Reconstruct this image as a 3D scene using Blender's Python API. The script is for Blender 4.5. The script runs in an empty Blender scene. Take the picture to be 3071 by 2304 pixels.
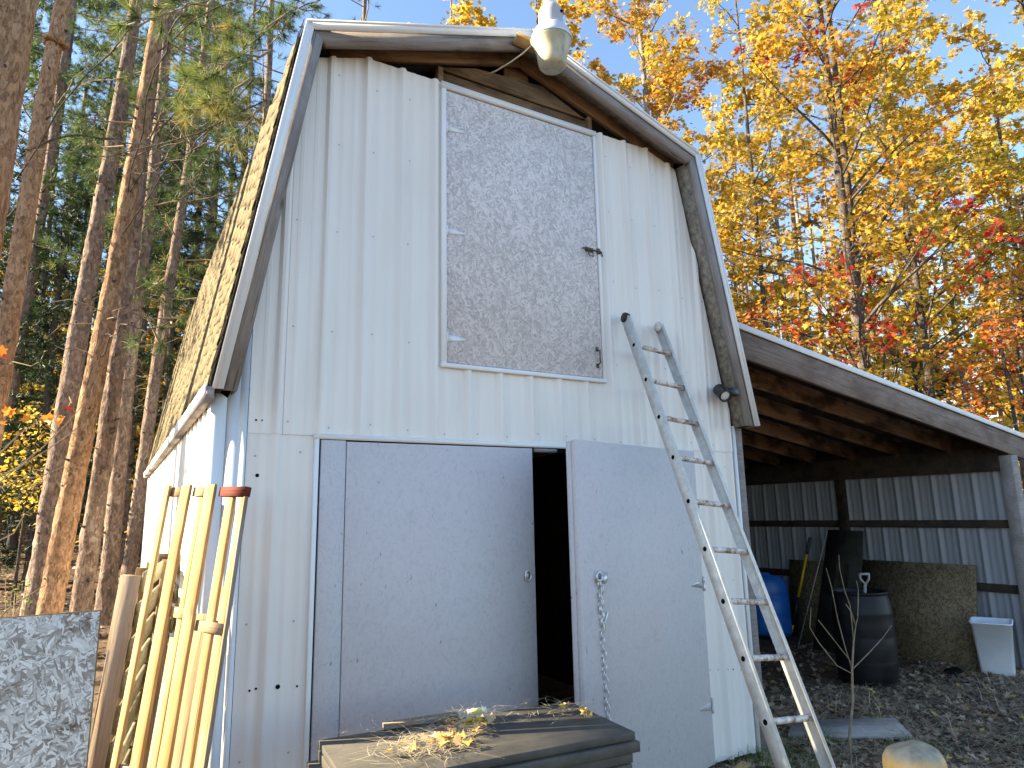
import bpy, bmesh, math, random
import numpy as np
from mathutils import Matrix, Vector
random.seed(7)
RNG = np.random.default_rng(11)
sc = bpy.context.scene
COL = sc.collection
rad = math.radians

# ---------------------------------------------------------------- camera
def cam_axes(yaw, pitch, roll):
    f = Vector((math.cos(pitch)*math.cos(yaw), math.cos(pitch)*math.sin(yaw), math.sin(pitch)))
    r0 = Vector((math.sin(yaw), -math.cos(yaw), 0)); u0 = r0.cross(f)
    return (math.cos(roll)*r0+math.sin(roll)*u0, -math.sin(roll)*r0+math.cos(roll)*u0, f)
cr, cu, cf = cam_axes(rad(59.64655), rad(10.85751), rad(-1.14371))
CAM = Vector((-0.41912, -3.74899, 1.76032))
cd = bpy.data.cameras.new('camera'); cam = bpy.data.objects.new('camera', cd); COL.objects.link(cam)
cam.matrix_world = Matrix(((cr.x, cu.x, -cf.x, CAM.x), (cr.y, cu.y, -cf.y, CAM.y), (cr.z, cu.z, -cf.z, CAM.z), (0, 0, 0, 1)))
cd.sensor_width = 36; cd.lens = 23.848; cd.clip_start = 0.05; cd.clip_end = 2000
sc.camera = cam
# ---------------------------------------------------------------- light
SUN_AZ, SUN_EL = rad(152), rad(25)
w = bpy.data.worlds.new("World"); sc.world = w; w.use_nodes = True
nt = w.node_tree; nt.nodes.clear()
sky = nt.nodes.new('ShaderNodeTexSky'); sky.sky_type = 'NISHITA'; sky.sun_disc = False
sky.sun_elevation = SUN_EL; sky.sun_rotation = math.pi/2-SUN_AZ
sky.air_density = 1.0; sky.dust_density = 0.4; sky.ozone_density = 2.0
bg = nt.nodes.new('ShaderNodeBackground'); bg.inputs[1].default_value = 0.077
wo = nt.nodes.new('ShaderNodeOutputWorld')
nt.links.new(sky.outputs[0], bg.inputs[0]); nt.links.new(bg.outputs[0], wo.inputs[0])
sd = bpy.data.lights.new('sun', 'SUN'); sd.energy = 5.0; sd.angle = rad(0.5); sd.color = (1.0, 0.84, 0.58)
so = bpy.data.objects.new('sun', sd); COL.objects.link(so)
so.rotation_euler = Vector((math.cos(SUN_EL)*math.cos(SUN_AZ), math.cos(SUN_EL)*math.sin(SUN_AZ), math.sin(SUN_EL))).to_track_quat('Z', 'Y').to_euler()
so.location = (-10, 6, 20)
sc.view_settings.view_transform = 'Standard'; sc.view_settings.look = 'None'
sc.view_settings.exposure = 2.4; sc.view_settings.gamma = 1.0; sc.view_settings.use_curve_mapping = False
sc.cycles.max_bounces = 6; sc.cycles.transparent_max_bounces = 8

# ---------------------------------------------------------------- material helpers
class N:
    def __init__(s, name, rough=0.6, spec=0.3, metallic=0.0):
        s.m = bpy.data.materials.new(name); s.m.use_nodes = True; s.t = s.m.node_tree
        s.b = s.t.nodes['Principled BSDF']; s.out = s.t.nodes['Material Output']
        s.b.inputs['Roughness'].default_value = rough; s.b.inputs['Specular IOR Level'].default_value = spec
        s.b.inputs['Metallic'].default_value = metallic
        s.tc = s.n('ShaderNodeTexCoord'); s.oi = s.n('ShaderNodeObjectInfo')
    def n(s, ty, **k):
        x = s.t.nodes.new(ty)
        for a, b in k.items(): setattr(x, a, b)
        return x
    def l(s, a, b): s.t.links.new(a, b); return b.node
    def map(s, scale=(1, 1, 1), rot=(0, 0, 0), src='Object', rnd=False):
        mp = s.n('ShaderNodeMapping'); mp.inputs['Scale'].default_value = scale; mp.inputs['Rotation'].default_value = rot
        s.l(s.tc.outputs[src], mp.inputs['Vector'])
        if rnd:
            v = s.n('ShaderNodeVectorMath', operation='SCALE'); v.inputs[0].default_value = (37, 19, 53); s.l(s.oi.outputs['Random'], v.inputs[3])
            a = s.n('ShaderNodeVectorMath', operation='ADD'); s.l(mp.outputs[0], a.inputs[0]); s.l(v.outputs[0], a.inputs[1]); return a.outputs[0]
        return mp.outputs[0]
    def noise(s, vec, scale=5, detail=4, rough=0.6, dist=0):
        x = s.n('ShaderNodeTexNoise'); x.inputs['Scale'].default_value = scale; x.inputs['Detail'].default_value = detail
        x.inputs['Roughness'].default_value = rough; x.inputs['Distortion'].default_value = dist; s.l(vec, x.inputs['Vector']); return x.outputs['Fac']
    def vor(s, vec, scale=5, out='Color', rnd=1.0, feature='F1'):
        x = s.n('ShaderNodeTexVoronoi', feature=feature); x.inputs['Scale'].default_value = scale; x.inputs['Randomness'].default_value = rnd
        s.l(vec, x.inputs['Vector']); return x.outputs[out]
    def ramp(s, fac, stops, interp='LINEAR'):
        x = s.n('ShaderNodeValToRGB'); x.color_ramp.interpolation = interp; e = x.color_ramp.elements
        while len(e) < len(stops): e.new(0.5)
        for i, (p, c) in enumerate(stops):
            e[i].position = p; e[i].color = (c[0], c[1], c[2], 1) if not isinstance(c, (int, float)) else (c, c, c, 1)
        s.l(fac, x.inputs[0]); return x.outputs[0]
    def mix(s, fac, a, b, mode='MIX'):
        x = s.n('ShaderNodeMix', data_type='RGBA', blend_type=mode)
        for sock, v in ((x.inputs[0], fac), (x.inputs[6], a), (x.inputs[7], b)):
            if hasattr(v, 'node'): s.l(v, sock)
            elif isinstance(v, (int, float)) and sock != x.inputs[0]: sock.default_value = (v, v, v, 1)
            elif isinstance(v, (int, float)): sock.default_value = v
            else: sock.default_value = (*v, 1)
        return x.outputs[2]
    def math(s, op, a, b=0.0):
        x = s.n('ShaderNodeMath', operation=op)
        for i, v in ((0, a), (1, b)):
            if hasattr(v, 'node'): s.l(v, x.inputs[i])
            else: x.inputs[i].default_value = v
        return x.outputs[0]
    def color(s, c):
        if hasattr(c, 'node'): s.l(c, s.b.inputs['Base Color'])
        else: s.b.inputs['Base Color'].default_value = (*c, 1)
        return s
    def bump(s, h, strength=0.3, dist=0.01):
        x = s.n('ShaderNodeBump'); x.inputs['Strength'].default_value = strength; x.inputs['Distance'].default_value = dist
        s.l(h, x.inputs['Height']); s.l(x.outputs[0], s.b.inputs['Normal']); return s
    def rough(s, r): s.l(r, s.b.inputs['Roughness']); return s

def m_steel(name, base, dirt, rough=0.38, spec=0.5):
    a = N(name, rough, spec)
    v = a.map((6, 6, 0.5), src='Object'); n1 = a.noise(v, 2.0, 5, 0.65)
    n2 = a.noise(a.map((1, 1, 1)), 1.6, 3, 0.5)
    c = a.mix(a.ramp(n1, [(0.45, 0.0), (0.8, 0.30)]), base, dirt)
    c = a.mix(a.ramp(n2, [(0.3, 0.0), (0.8, 0.25)]), c, dirt)
    a.color(c).bump(a.noise(a.map((1.2, 1.2, .7)), 3, 2, .5), 0.12, 0.008)
    a.rough(a.ramp(n1, [(0.3, rough-.08), (0.8, rough+.2)])); return a.m
def m_wood(name, c1, c2, c3=None, rough=0.8, streak=26, bump=0.5, blotch=None, knots=True, tip=None):
    """grain along the board's own local X"""
    a = N(name, rough, 0.2)
    v = a.map((1.0, streak, streak), rnd=True)
    g = a.noise(v, 3.0, 6, 0.7, 0.6)
    fine = a.noise(a.map((2.5, streak*5, streak*5), rnd=True), 4.0, 3, 0.6)
    c = a.mix(a.ramp(g, [(0.32, 0.0), (0.68, 1.0)]), c1, c2)
    if c3 is not None:
        b = a.noise(a.map((1.2, 2.5, 2.5), rnd=True), 2.2, 4, 0.6)
        c = a.mix(a.ramp(b, [(0.45, 0.0), (0.62, 0.85)]), c, c3)
    if knots:
        k = a.vor(a.map((2.2, 7, 7), rnd=True), 1.1, 'Distance')
        c = a.mix(a.ramp(k, [(0.03, 0.85), (0.12, 0.0)]), c, tuple(x*0.3 for x in c1))
    c = a.mix(a.ramp(fine, [(0.35, 0.35), (0.6, 0.0)]), c, tuple(x*0.45 for x in c1))
    ck = a.noise(a.map((0.8, streak*1.6, streak*1.6), rnd=True), 2.0, 3, 0.5)
    c = a.mix(a.ramp(ck, [(0.30, 0.75), (0.36, 0.0)]), c, tuple(x*0.3 for x in c1))
    tone = a.ramp(a.oi.outputs['Random'], [(0.0, 0.75), (1.0, 1.15)])
    c = a.mix(1.0, c, tone, 'MULTIPLY')
    a.color(c).bump(a.math('ADD', g, a.math('MULTIPLY', fine, 0.6)), bump, 0.004); return a.m
def m_osb(name, light, dark, edge, lo=0.35, hi=0.65, bump=0.5, scale=1.0, rough=0.75, fleck=0.25, patch=None):
    """strands lie in the object's XZ or XY plane: 3d coords with five turned, stretched cell layers"""
    a = N(name, rough, 0.25)
    acc = None
    wv = a.n('ShaderNodeTexNoise'); wv.inputs['Scale'].default_value = 9*scale; a.l(a.tc.outputs['Object'], wv.inputs['Vector'])
    wsub = a.n('ShaderNodeVectorMath', operation='SCALE'); a.l(wv.outputs['Color'], wsub.inputs[0]); wsub.inputs[3].default_value = 0.045
    wadd = a.n('ShaderNodeVectorMath', operation='ADD'); a.l(a.tc.outputs['Object'], wadd.inputs[0]); a.l(wsub.outputs[0], wadd.inputs[1])
    for i, (ang, sc_) in enumerate([(12, 1.0), (58, 1.15), (101, 0.9), (143, 1.25), (78, 1.5), (170, 1.3), (35, .95), (122, 1.1), (5, 1.2), (88, 1.0), (65, 1.1), (150, .9), (28, 1.2), (110, 1.05)]):
        rt = a.n('ShaderNodeVectorRotate', rotation_type='AXIS_ANGLE'); rt.inputs['Axis'].default_value = (0, 1, 0); rt.inputs['Angle'].default_value = rad(ang)
        a.l(wadd.outputs[0], rt.inputs['Vector'])
        mp = a.n('ShaderNodeMapping'); mp.inputs['Scale'].default_value = (17*sc_*scale, 0.6, 78*sc_*scale); mp.inputs['Location'].default_value = (i*7.3, i*3.1, i*5.7)
        a.l(rt.outputs[0], mp.inputs['Vector'])
        col = a.vor(mp.outputs[0], 1.0, 'Color')
        sp = a.n('ShaderNodeSeparateColor'); a.l(col, sp.inputs[0])
        if acc is None: acc = sp.outputs[0]
        else:
            msk = a.ramp(sp.outputs[1], [(0.76, 0.0), (0.78, 1.0)])
            x = a.n('ShaderNodeMix', data_type='FLOAT'); a.l(msk, x.inputs[0]); a.l(acc, x.inputs[2]); a.l(sp.outputs[0], x.inputs[3]); acc = x.outputs[0]
    big = a.noise(a.map((1, 1, 1)), 4*scale, 4, .65)
    f = a.math('ADD', a.math('MULTIPLY', acc, 0.72), a.math('MULTIPLY', big, 0.42))
    c = a.mix(a.ramp(f, [(lo, 1.0), (hi, 0.0)]), light, dark)
    fl = a.noise(a.map((40, 40, 90)), 1.0, 3, .7)
    c = a.mix(a.ramp(fl, [(0.64, 0.0), (0.72, fleck)]), c, edge)
    if patch is not None:
        pn = a.noise(a.map((1, 1, 1.6)), 3.2, 5, .7, .6); c = a.mix(a.math('MULTIPLY', a.ramp(pn, [(0.55, 0.0), (0.63, 1.0)]), a.ramp(acc, [(0.3, 1.0), (0.75, .15)])), c, patch)
    a.color(c).bump(f, bump, 0.004); return a.m
def m_plain(name, c, rough=0.5, spec=0.4, metallic=0.0, var=0.15, scale=8, bump=0.0):
    a = N(name, rough, spec, metallic)
    n = a.noise(a.map((1, 1, 1), rnd=True), scale, 4, .65)
    a.color(a.mix(a.ramp(n, [(0.35, 0.0), (0.75, 1.0)]), c, tuple(x*(1-var*2) for x in c)))
    if bump: a.bump(n, bump, 0.005)
    return a.m
def m_bark(name, cols, sx=1.0, bump=0.9, plates=16):
    a = N(name, 0.95, 0.1)
    v0 = a.map((1, 1, 0.5), rnd=True)
    dn = a.n('ShaderNodeTexNoise'); dn.inputs['Scale'].default_value = 9; dn.inputs['Detail'].default_value = 4; a.l(v0, dn.inputs['Vector'])
    vm = a.n('ShaderNodeVectorMath', operation='ADD'); a.l(v0, vm.inputs[0])
    sc2 = a.n('ShaderNodeVectorMath', operation='SCALE'); a.l(dn.outputs['Color'], sc2.inputs[0]); sc2.inputs[3].default_value = 0.09; a.l(sc2.outputs[0], vm.inputs[1])
    ccol = a.vor(vm.outputs[0], plates*1.7*sx, 'Color'); sp = a.n('ShaderNodeSeparateColor'); a.l(ccol, sp.inputs[0])
    crack = a.noise(a.map((1, 1, 0.38), rnd=True), 26*sx, 5, .62, 1.2)
    big = a.noise(v0, 1.6, 4, .6); fine = a.noise(v0, 55, 5, .75)
    f = a.math('ADD', a.math('MULTIPLY', sp.outputs[0], 0.26), a.math('ADD', a.math('MULTIPLY', big, 0.42), a.math('MULTIPLY', fine, 0.36)))
    c = a.ramp(f, [(0.30+0.42*i/(len(cols)-1), x) for i, x in enumerate(cols)])
    c = a.mix(a.ramp(crack, [(0.36, 0.62), (0.47, 0.0)]), c, tuple(x*0.38 for x in cols[0]))
    h = a.math('ADD', a.math('MULTIPLY', a.ramp(crack, [(0.30, 0.0), (0.55, 1.0)]), .8), a.math('ADD', a.math('MULTIPLY', sp.outputs[0], .35), a.math('MULTIPLY', fine, 0.5)))
    a.color(c).bump(h, bump, 0.014); return a.m
def m_leaf(name, stops, trans=0.45, rough=0.55):
    a = N(name, rough, 0.25)
    at = a.n('ShaderNodeAttribute', attribute_name='tone'); c = a.ramp(at.outputs['Fac'], stops)
    a.color(c)
    tr = a.n('ShaderNodeBsdfTranslucent'); a.l(c, tr.inputs[0])
    mx = a.n('ShaderNodeMixShader'); mx.inputs[0].default_value = trans
    a.l(a.b.outputs[0], mx.inputs[1]); a.l(tr.outputs[0], mx.inputs[2]); a.l(mx.outputs[0], a.out.inputs[0]); return a.m

M = {}
M['steel'] = m_steel('white_steel', (0.765, 0.73, 0.685), (0.60, 0.56, 0.50))
M['trim'] = m_steel('white_trim', (0.76, 0.77, 0.78), (0.60, 0.59, 0.56), 0.45)
M['galv'] = m_steel('grey_steel', (0.29, 0.30, 0.32), (0.17, 0.175, 0.19), 0.42, 0.4)
M['old'] = m_wood('weathered_grey_wood', (0.27, 0.24, 0.225), (0.42, 0.385, 0.36), (0.24, 0.205, 0.185), bump=0.7)
M['brown'] = m_wood('brown_framing_wood', (0.20, 0.115, 0.055), (0.42, 0.27, 0.15), (0.12, 0.07, 0.035))
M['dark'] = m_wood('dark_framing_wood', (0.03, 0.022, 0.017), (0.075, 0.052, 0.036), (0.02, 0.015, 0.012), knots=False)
M['rafter'] = m_wood('stained_rafter_wood', (0.17, 0.10, 0.055), (0.42, 0.27, 0.15), (0.035, 0.02, 0.014))
M['fascia'] = m_wood('lean_to_fascia_wood', (0.21, 0.155, 0.125), (0.34, 0.27, 0.225), (0.16, 0.11, 0.09), bump=0.5)
M['soffit'] = m_plain('worn_soffit_board', (0.32, 0.285, 0.235), 0.9, 0.1, var=.36, scale=22, bump=.6)
M['yellow'] = m_wood('fresh_yellow_lumber', (0.46, 0.29, 0.11), (0.62, 0.43, 0.19), (0.40, 0.24, 0.09), bump=0.35)
M['pallet'] = m_wood('weathered_pallet_wood', (0.22, 0.20, 0.12), (0.40, 0.36, 0.25), (0.17, 0.16, 0.09), bump=0.7)
M['facewood'] = m_wood('worn_face_board', (0.24, 0.18, 0.125), (0.33, 0.26, 0.19), None, streak=45, bump=.6)
M['palletbrown'] = m_wood('brown_pallet_stringer', (0.22, 0.145, 0.08), (0.40, 0.29, 0.18), (0.30, 0.28, 0.26), bump=0.6)
M['red'] = m_wood('red_stained_lumber', (0.13, 0.02, 0.012), (0.24, 0.045, 0.025), bump=.3)
M['osbwhite'] = m_osb('worn_white_flakeboard', (0.72, 0.685, 0.685), (0.46, 0.425, 0.425), (0.10, 0.09, 0.085), 0.28, 0.82, 0.8, 1.15)
M['osbfront'] = m_osb('peeled_white_flakeboard', (0.78, 0.70, 0.61), (0.30, 0.235, 0.185), (0.09, 0.06, 0.035), 0.30, 0.80, 1.0, 1.5, fleck=.8, patch=(0.16, 0.10, 0.055))
M['osbraw'] = m_osb('weathered_brown_flakeboard', (0.22, 0.16, 0.085), (0.085, 0.06, 0.034), (0.40, 0.34, 0.25), 0.33, 0.75, 0.5, 1.0, fleck=.7)
M['osbedge'] = m_plain('flakeboard_edge', (0.30, 0.19, 0.09), 0.9, 0.1, var=.3, scale=60)
def m_door():
    a = N('lavender_grey_door_paint', 0.5, 0.35)
    o = a.noise(a.map((1, 1, .7)), 34, 5, .7, 1.5); b = a.noise(a.map((1, 1, 1)), 1.3, 3, .5)
    s_ = a.noise(a.map((1, 1, .55)), 90, 4, .7, 2.0); sp_c = a.noise(a.map((1, 1, .6)), 22, 3, .6, 1.0)
    c = a.mix(a.ramp(b, [(0.35, 0.0), (0.7, 1.0)]), (0.53, 0.52, 0.525), (0.54, 0.495, 0.505))
    c = a.mix(a.ramp(o, [(0.36, 0.35), (0.52, 0.0)]), c, (0.33, 0.325, 0.35))
    c = a.mix(a.ramp(s_, [(0.55, 0.0), (0.75, .35)]), c, (0.58, 0.56, 0.58))
    c = a.mix(a.ramp(sp_c, [(0.70, 0.0), (0.735, 0.8)]), c, (0.14, 0.13, 0.14))
    a.color(c).bump(a.math('ADD', o, a.math('MULTIPLY', s_, .5)), 0.45, 0.004); return a.m
M['door'] = m_door()
M['shingle'] = m_plain('weathered_shingle', (0.175, 0.145, 0.09), 0.95, 0.1, var=.33, scale=34, bump=1.0)
M['zinc'] = m_plain('zinc_hardware', (0.68, 0.69, 0.70), 0.35, 0.5, 0.55, .15, 30)
M['rust'] = m_plain('dark_latch_metal', (0.16, 0.15, 0.13), 0.55, 0.4, 0.5, .3, 60)
M['black'] = m_plain('black_plastic', (0.012, 0.012, 0.014), 0.42, 0.5, var=.1)
M['hole'] = m_plain('dark_hole', (0.01, 0.01, 0.01), 0.9, 0.0, var=.1)
def m_barrel():
    a = N('black_barrel_plastic', 0.42, 0.3)
    n = a.noise(a.map((1, 1, 1)), 7, 5, .7)
    a.color(a.mix(a.ramp(n, [(0.4, 0.0), (0.7, 1.0)]), (0.004, 0.0045, 0.007), (0.012, 0.0115, 0.013)))
    a.rough(a.ramp(n, [(0.3, .38), (0.75, .6)])); return a.m
M['barrel'] = m_barrel()
M['blue'] = m_plain('blue_plastic', (0.015, 0.14, 0.50), 0.4, 0.5, var=.15, scale=5)
M['white'] = m_plain('white_plastic', (0.74, 0.76, 0.80), 0.4, 0.4, var=.08, scale=4)
M['yellowpl'] = m_plain('yellow_handle', (0.75, 0.45, 0.02), 0.4, 0.4, var=.1)
M['greyhandle'] = m_plain('grey_tool_handle', (0.35, 0.33, 0.32), 0.5, 0.4, var=.2, scale=20)
M['darkboard'] = m_plain('dark_green_board', (0.042, 0.042, 0.030), 0.8, 0.2, var=.3, scale=5, bump=.2)
def m_panel():
    a = N('dark_panel_surface', 0.62, 0.2)
    g = a.noise(a.map((4, 50, 14)), 1.0, 4, .7); n = a.noise(a.map((1, 1, 1)), 6, 6, .7)
    c = a.mix(a.ramp(n, [(0.35, 0.0), (0.75, 1.0)]), (0.055, 0.05, 0.045), (0.10, 0.092, 0.075))
    c = a.mix(a.ramp(g, [(0.5, 0.0), (0.75, .5)]), c, (0.12, 0.115, 0.095))
    a.color(c).bump(n, .15, .002); return a.m
M['panel'] = m_panel()
def m_lad():
    a = N('weathered_aluminium', 0.5, 0.5, 0.1)
    n = a.noise(a.map((1, 1, 1)), 12, 6, .75); n2 = a.noise(a.map((1, 1, 1)), 40, 3, .6)
    c = a.mix(a.ramp(n, [(0.38, 0.0), (0.62, 1.0)]), (0.70, 0.67, 0.61), (0.52, 0.50, 0.45))
    c = a.mix(a.ramp(n, [(0.62, 0.0), (0.66, .85)]), c, (0.62, 0.62, 0.60))
    a.color(c); a.rough(a.ramp(n2, [(0.3, .4), (0.7, .7)])); return a.m
M['ladder'] = m_lad()
def m_rung():
    a = N('paint_spattered_rung', 0.6, 0.3, 0.1)
    n = a.noise(a.map((1, 1, 1), rnd=True), 22, 6, .75)
    c = a.ramp(n, [(0.40, (0.16, 0.11, 0.07)), (0.47, (0.46, 0.38, 0.31)), (0.55, (0.62, 0.56, 0.52)), (0.66, (0.72, 0.70, 0.68))])
    a.color(c).bump(n, .3, .002); return a.m
M['rung'] = m_rung()
M['pine'] = m_bark('red_pine_bark', [(0.11, 0.085, 0.072), (0.18, 0.135, 0.112), (0.27, 0.19, 0.145), (0.38, 0.33, 0.28)], 1.0, 1.0, 17)
M['pinewarm'] = m_bark('orange_pine_bark', [(0.17, 0.10, 0.06), (0.30, 0.18, 0.105), (0.42, 0.255, 0.15), (0.47, 0.34, 0.23)], 1.0, .9, 17)
M['darkbark'] = m_bark('dark_maple_bark', [(0.05, 0.042, 0.038), (0.10, 0.085, 0.075), (0.17, 0.15, 0.13)], 2.0, .8, 14)
M['greybark'] = m_bark('pale_grey_bark', [(0.10, 0.09, 0.08), (0.22, 0.205, 0.185), (0.36, 0.34, 0.31)], 1.5, .6, 12)
M['twig'] = m_plain('dead_twig', (0.30, 0.235, 0.16), 0.9, 0.1, var=.25, scale=20)
M['needle'] = m_leaf('pine_needles', [(0.0, (0.022, 0.045, 0.018)), (0.45, (0.065, 0.11, 0.03)), (0.8, (0.16, 0.22, 0.05)), (1.0, (0.38, 0.28, 0.09))], 0.35)
M['darkneedle'] = m_leaf('dark_needles', [(0.0, (0.010, 0.022, 0.010)), (0.5, (0.028, 0.052, 0.018)), (0.85, (0.09, 0.12, 0.03)), (1.0, (0.20, 0.17, 0.05))], 0.25)
M['maple'] = m_leaf('maple_leaves', [(0.0, (0.30, 0.02, 0.02)), (0.18, (0.52, 0.07, 0.03)), (0.32, (0.55, 0.21, 0.035)), (0.52, (0.56, 0.32, 0.035)), (0.78, (0.50, 0.38, 0.045)), (1.0, (0.24, 0.28, 0.05))], 0.5)
M['gold'] = m_leaf('golden_leaves', [(0.0, (0.40, 0.16, 0.03)), (0.22, (0.52, 0.29, 0.035)), (0.5, (0.60, 0.41, 0.05)), (0.8, (0.50, 0.42, 0.07)), (1.0, (0.18, 0.24, 0.05))], 0.5)
M['litter'] = m_leaf('fallen_leaf_litter', [(0.0, (0.18, 0.09, 0.055)), (0.5, (0.40, 0.28, 0.18)), (0.85, (0.58, 0.42, 0.28)), (0.93, (0.55, 0.28, 0.06)), (1.0, (0.62, 0.52, 0.12))], 0.15)
M['straw'] = m_leaf('dry_grass', [(0.0, (0.22, 0.17, 0.10)), (0.5, (0.48, 0.40, 0.26)), (0.85, (0.62, 0.54, 0.39)), (1.0, (0.10, 0.15, 0.04))], 0.15)
M['green'] = m_leaf('green_grass', [(0.0, (0.05, 0.09, 0.02)), (1.0, (0.16, 0.24, 0.06))], 0.3)
def m_soil():
    a = N('forest_soil', 0.95, 0.1)
    n = a.noise(a.map((1, 1, 1)), 3, 8, .7); n2 = a.noise(a.map((1, 1, 1)), 25, 6, .75)
    c = a.ramp(a.math('ADD', a.math('MULTIPLY', n, .5), a.math('MULTIPLY', n2, .5)), [(0.35, (0.045, 0.032, 0.023)), (0.5, (0.11, 0.08, 0.057)), (0.62, (0.20, 0.145, 0.10)), (0.72, (0.30, 0.22, 0.15))])
    a.color(c).bump(n2, .9, .03); return a.m
M['soil'] = m_soil()
def m_log():
    a = N('varnished_post_wood', 0.45, 0.4)
    g = a.noise(a.map((14, 14, 1.2)), 2, 5, .6, .5); top = a.n('ShaderNodeSeparateXYZ'); a.l(a.tc.outputs['Object'], top.inputs[0])
    z = a.math('ADD', top.outputs[2], a.math('MULTIPLY', a.noise(a.map((1, 1, 1)), 18, 5, .7), 0.05))
    c = a.mix(a.ramp(g, [(0.35, 0.0), (0.7, 1.0)]), (0.56, 0.31, 0.08), (0.66, 0.42, 0.15))
    worn = a.ramp(a.noise(a.map((3, 3, 1)), 8, 5, .7), [(0.3, (0.16, 0.13, 0.10)), (0.6, (0.33, 0.29, 0.20))])
    mr = a.n('ShaderNodeMapRange'); mr.inputs[1].default_value = 1.135; mr.inputs[2].default_value = 1.165; a.l(z, mr.inputs[0])
    a.color(a.mix(mr.outputs[0], c, worn)).bump(g, .4, .003); return a.m
M['log'] = m_log()
def m_glass():
    a = N('grimy_lamp_glass', 0.25, 0.5)
    n = a.noise(a.map((18, 18, 6)), 1.5, 5, .7)
    c = a.mix(a.ramp(n, [(0.45, 0.0), (0.7, .8)]), (0.80, 0.76, 0.58), (0.36, 0.33, 0.17))
    a.color(c); a.b.inputs['Transmission Weight'].default_value = 0.55; a.rough(a.ramp(n, [(0.3, .25), (0.7, .6)])); return a.m
M['glass'] = m_glass()
def m_ref():
    a = N('lamp_reflector', 0.35, 0.5); sp = a.n('ShaderNodeSeparateXYZ'); a.l(a.tc.outputs['Object'], sp.inputs[0])
    a.color((0.62, 0.64, 0.66)); a.b.inputs['Metallic'].default_value = .3; return a.m
M['ballast'] = m_plain('grey_lamp_housing', (0.42, 0.43, 0.46), 0.45, 0.4, var=.1)
M['reflector'] = m_ref()
M['cream'] = m_plain('cream_cable', (0.50, 0.42, 0.27), 0.6, 0.3, var=.1)
M['tagw'] = m_plain('white_tag', (0.7, 0.72, 0.70), 0.6, 0.3, var=.05)
M['tagy'] = m_plain('yellow_tag', (0.65, 0.70, 0.10), 0.6, 0.3, var=.05)

# ---------------------------------------------------------------- object helpers
WM = {}
def _link(o, parent, MW):
    COL.objects.link(o); WM[o] = MW
    if parent is not None:
        o.parent = parent; o.matrix_basis = WM[parent].inverted() @ MW
    else: o.matrix_basis = MW
    return o
def thing(name, label, cat, loc=(0, 0, 0), rz=0, group=None):
    o = bpy.data.objects.new(name, None); o.empty_display_size = .1
    _link(o, None, Matrix.Translation(loc) @ Matrix.Rotation(rz, 4, 'Z'))
    return tag(o, label, cat, group)
def tag(o, label=None, cat=None, group=None, kind=None):
    if label: o['label'] = label
    if cat: o['category'] = cat
    if group: o['group'] = group
    if kind: o['kind'] = kind
    return o
def mk(name, V, F, mat, parent=None, MW=None, smooth=False, tone=None, kind=None):
    """F: list of face index lists or (n,k) arrays"""
    me = bpy.data.meshes.new(name)
    V = np.asarray(V, dtype=np.float32).reshape(-1, 3)
    arrs = []
    for f in (F if isinstance(F, list) and F and isinstance(F[0], np.ndarray) else [F]):
        if isinstance(f, np.ndarray): arrs.append((f.ravel(), np.full(len(f), f.shape[1])))
        else: arrs.append((np.array([i for q in f for i in q]), np.array([len(q) for q in f])))
    idx = np.concatenate([a[0] for a in arrs]).astype(np.int32); tot = np.concatenate([a[1] for a in arrs]).astype(np.int32)
    st = np.concatenate([[0], np.cumsum(tot)[:-1]]).astype(np.int32)
    me.vertices.add(len(V)); me.vertices.foreach_set('co', V.ravel())
    me.loops.add(len(idx)); me.loops.foreach_set('vertex_index', idx)
    me.polygons.add(len(tot)); me.polygons.foreach_set('loop_start', st); me.polygons.foreach_set('loop_total', tot)
    if smooth: me.polygons.foreach_set('use_smooth', np.ones(len(tot), dtype=bool))
    me.update(calc_edges=True)
    if tone is not None:
        at = me.attributes.new('tone', 'FLOAT', 'FACE'); at.data.foreach_set('value', np.asarray(tone, dtype=np.float32))
    me.materials.append(M[mat] if isinstance(mat, str) else mat)
    o = bpy.data.objects.new(name, me)
    _link(o, parent, MW or Matrix.Identity(4))
    if kind: o['kind'] = kind
    return o
def boxgeo(x0, x1, y0, y1, z0, z1, b=0.0):
    if b <= 0:
        V = [(x, y, z) for x in (x0, x1) for y in (y0, y1) for z in (z0, z1)]
        return V, [[0, 1, 3, 2], [4, 6, 7, 5], [0, 4, 5, 1], [2, 3, 7, 6], [0, 2, 6, 4], [1, 5, 7, 3]]
    bm = bmesh.new(); bmesh.ops.create_cube(bm, size=1.0)
    for v in bm.verts: v.co = Vector(((x0+x1)/2+v.co.x*(x1-x0), (y0+y1)/2+v.co.y*(y1-y0), (z0+z1)/2+v.co.z*(z1-z0)))
    bmesh.ops.bevel(bm, geom=list(bm.edges), offset=b, segments=1, affect='EDGES')
    bm.verts.index_update(); V = [tuple(v.co) for v in bm.verts]; F = [[v.index for v in f.verts] for f in bm.faces]; bm.free()
    return V, F
def box(name, x0, x1, y0, y1, z0, z1, mat, parent=None, b=0.0, kind=None):
    """axis-aligned, origin at its corner, local axes = world"""
    V, F = boxgeo(0, x1-x0, 0, y1-y0, 0, z1-z0, b)
    return mk(name, V, F, mat, parent, Matrix.Translation((x0, y0, z0)), kind=kind)
def frame(p0, p1, up):
    x = (Vector(p1)-Vector(p0)); L = x.length; x.normalize(); up = Vector(up); y = up.cross(x).normalized(); z = x.cross(y)
    m = Matrix(((x.x, y.x, z.x, p0[0]), (x.y, y.y, z.y, p0[1]), (x.z, y.z, z.z, p0[2]), (0, 0, 0, 1)))
    return m, L
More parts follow.
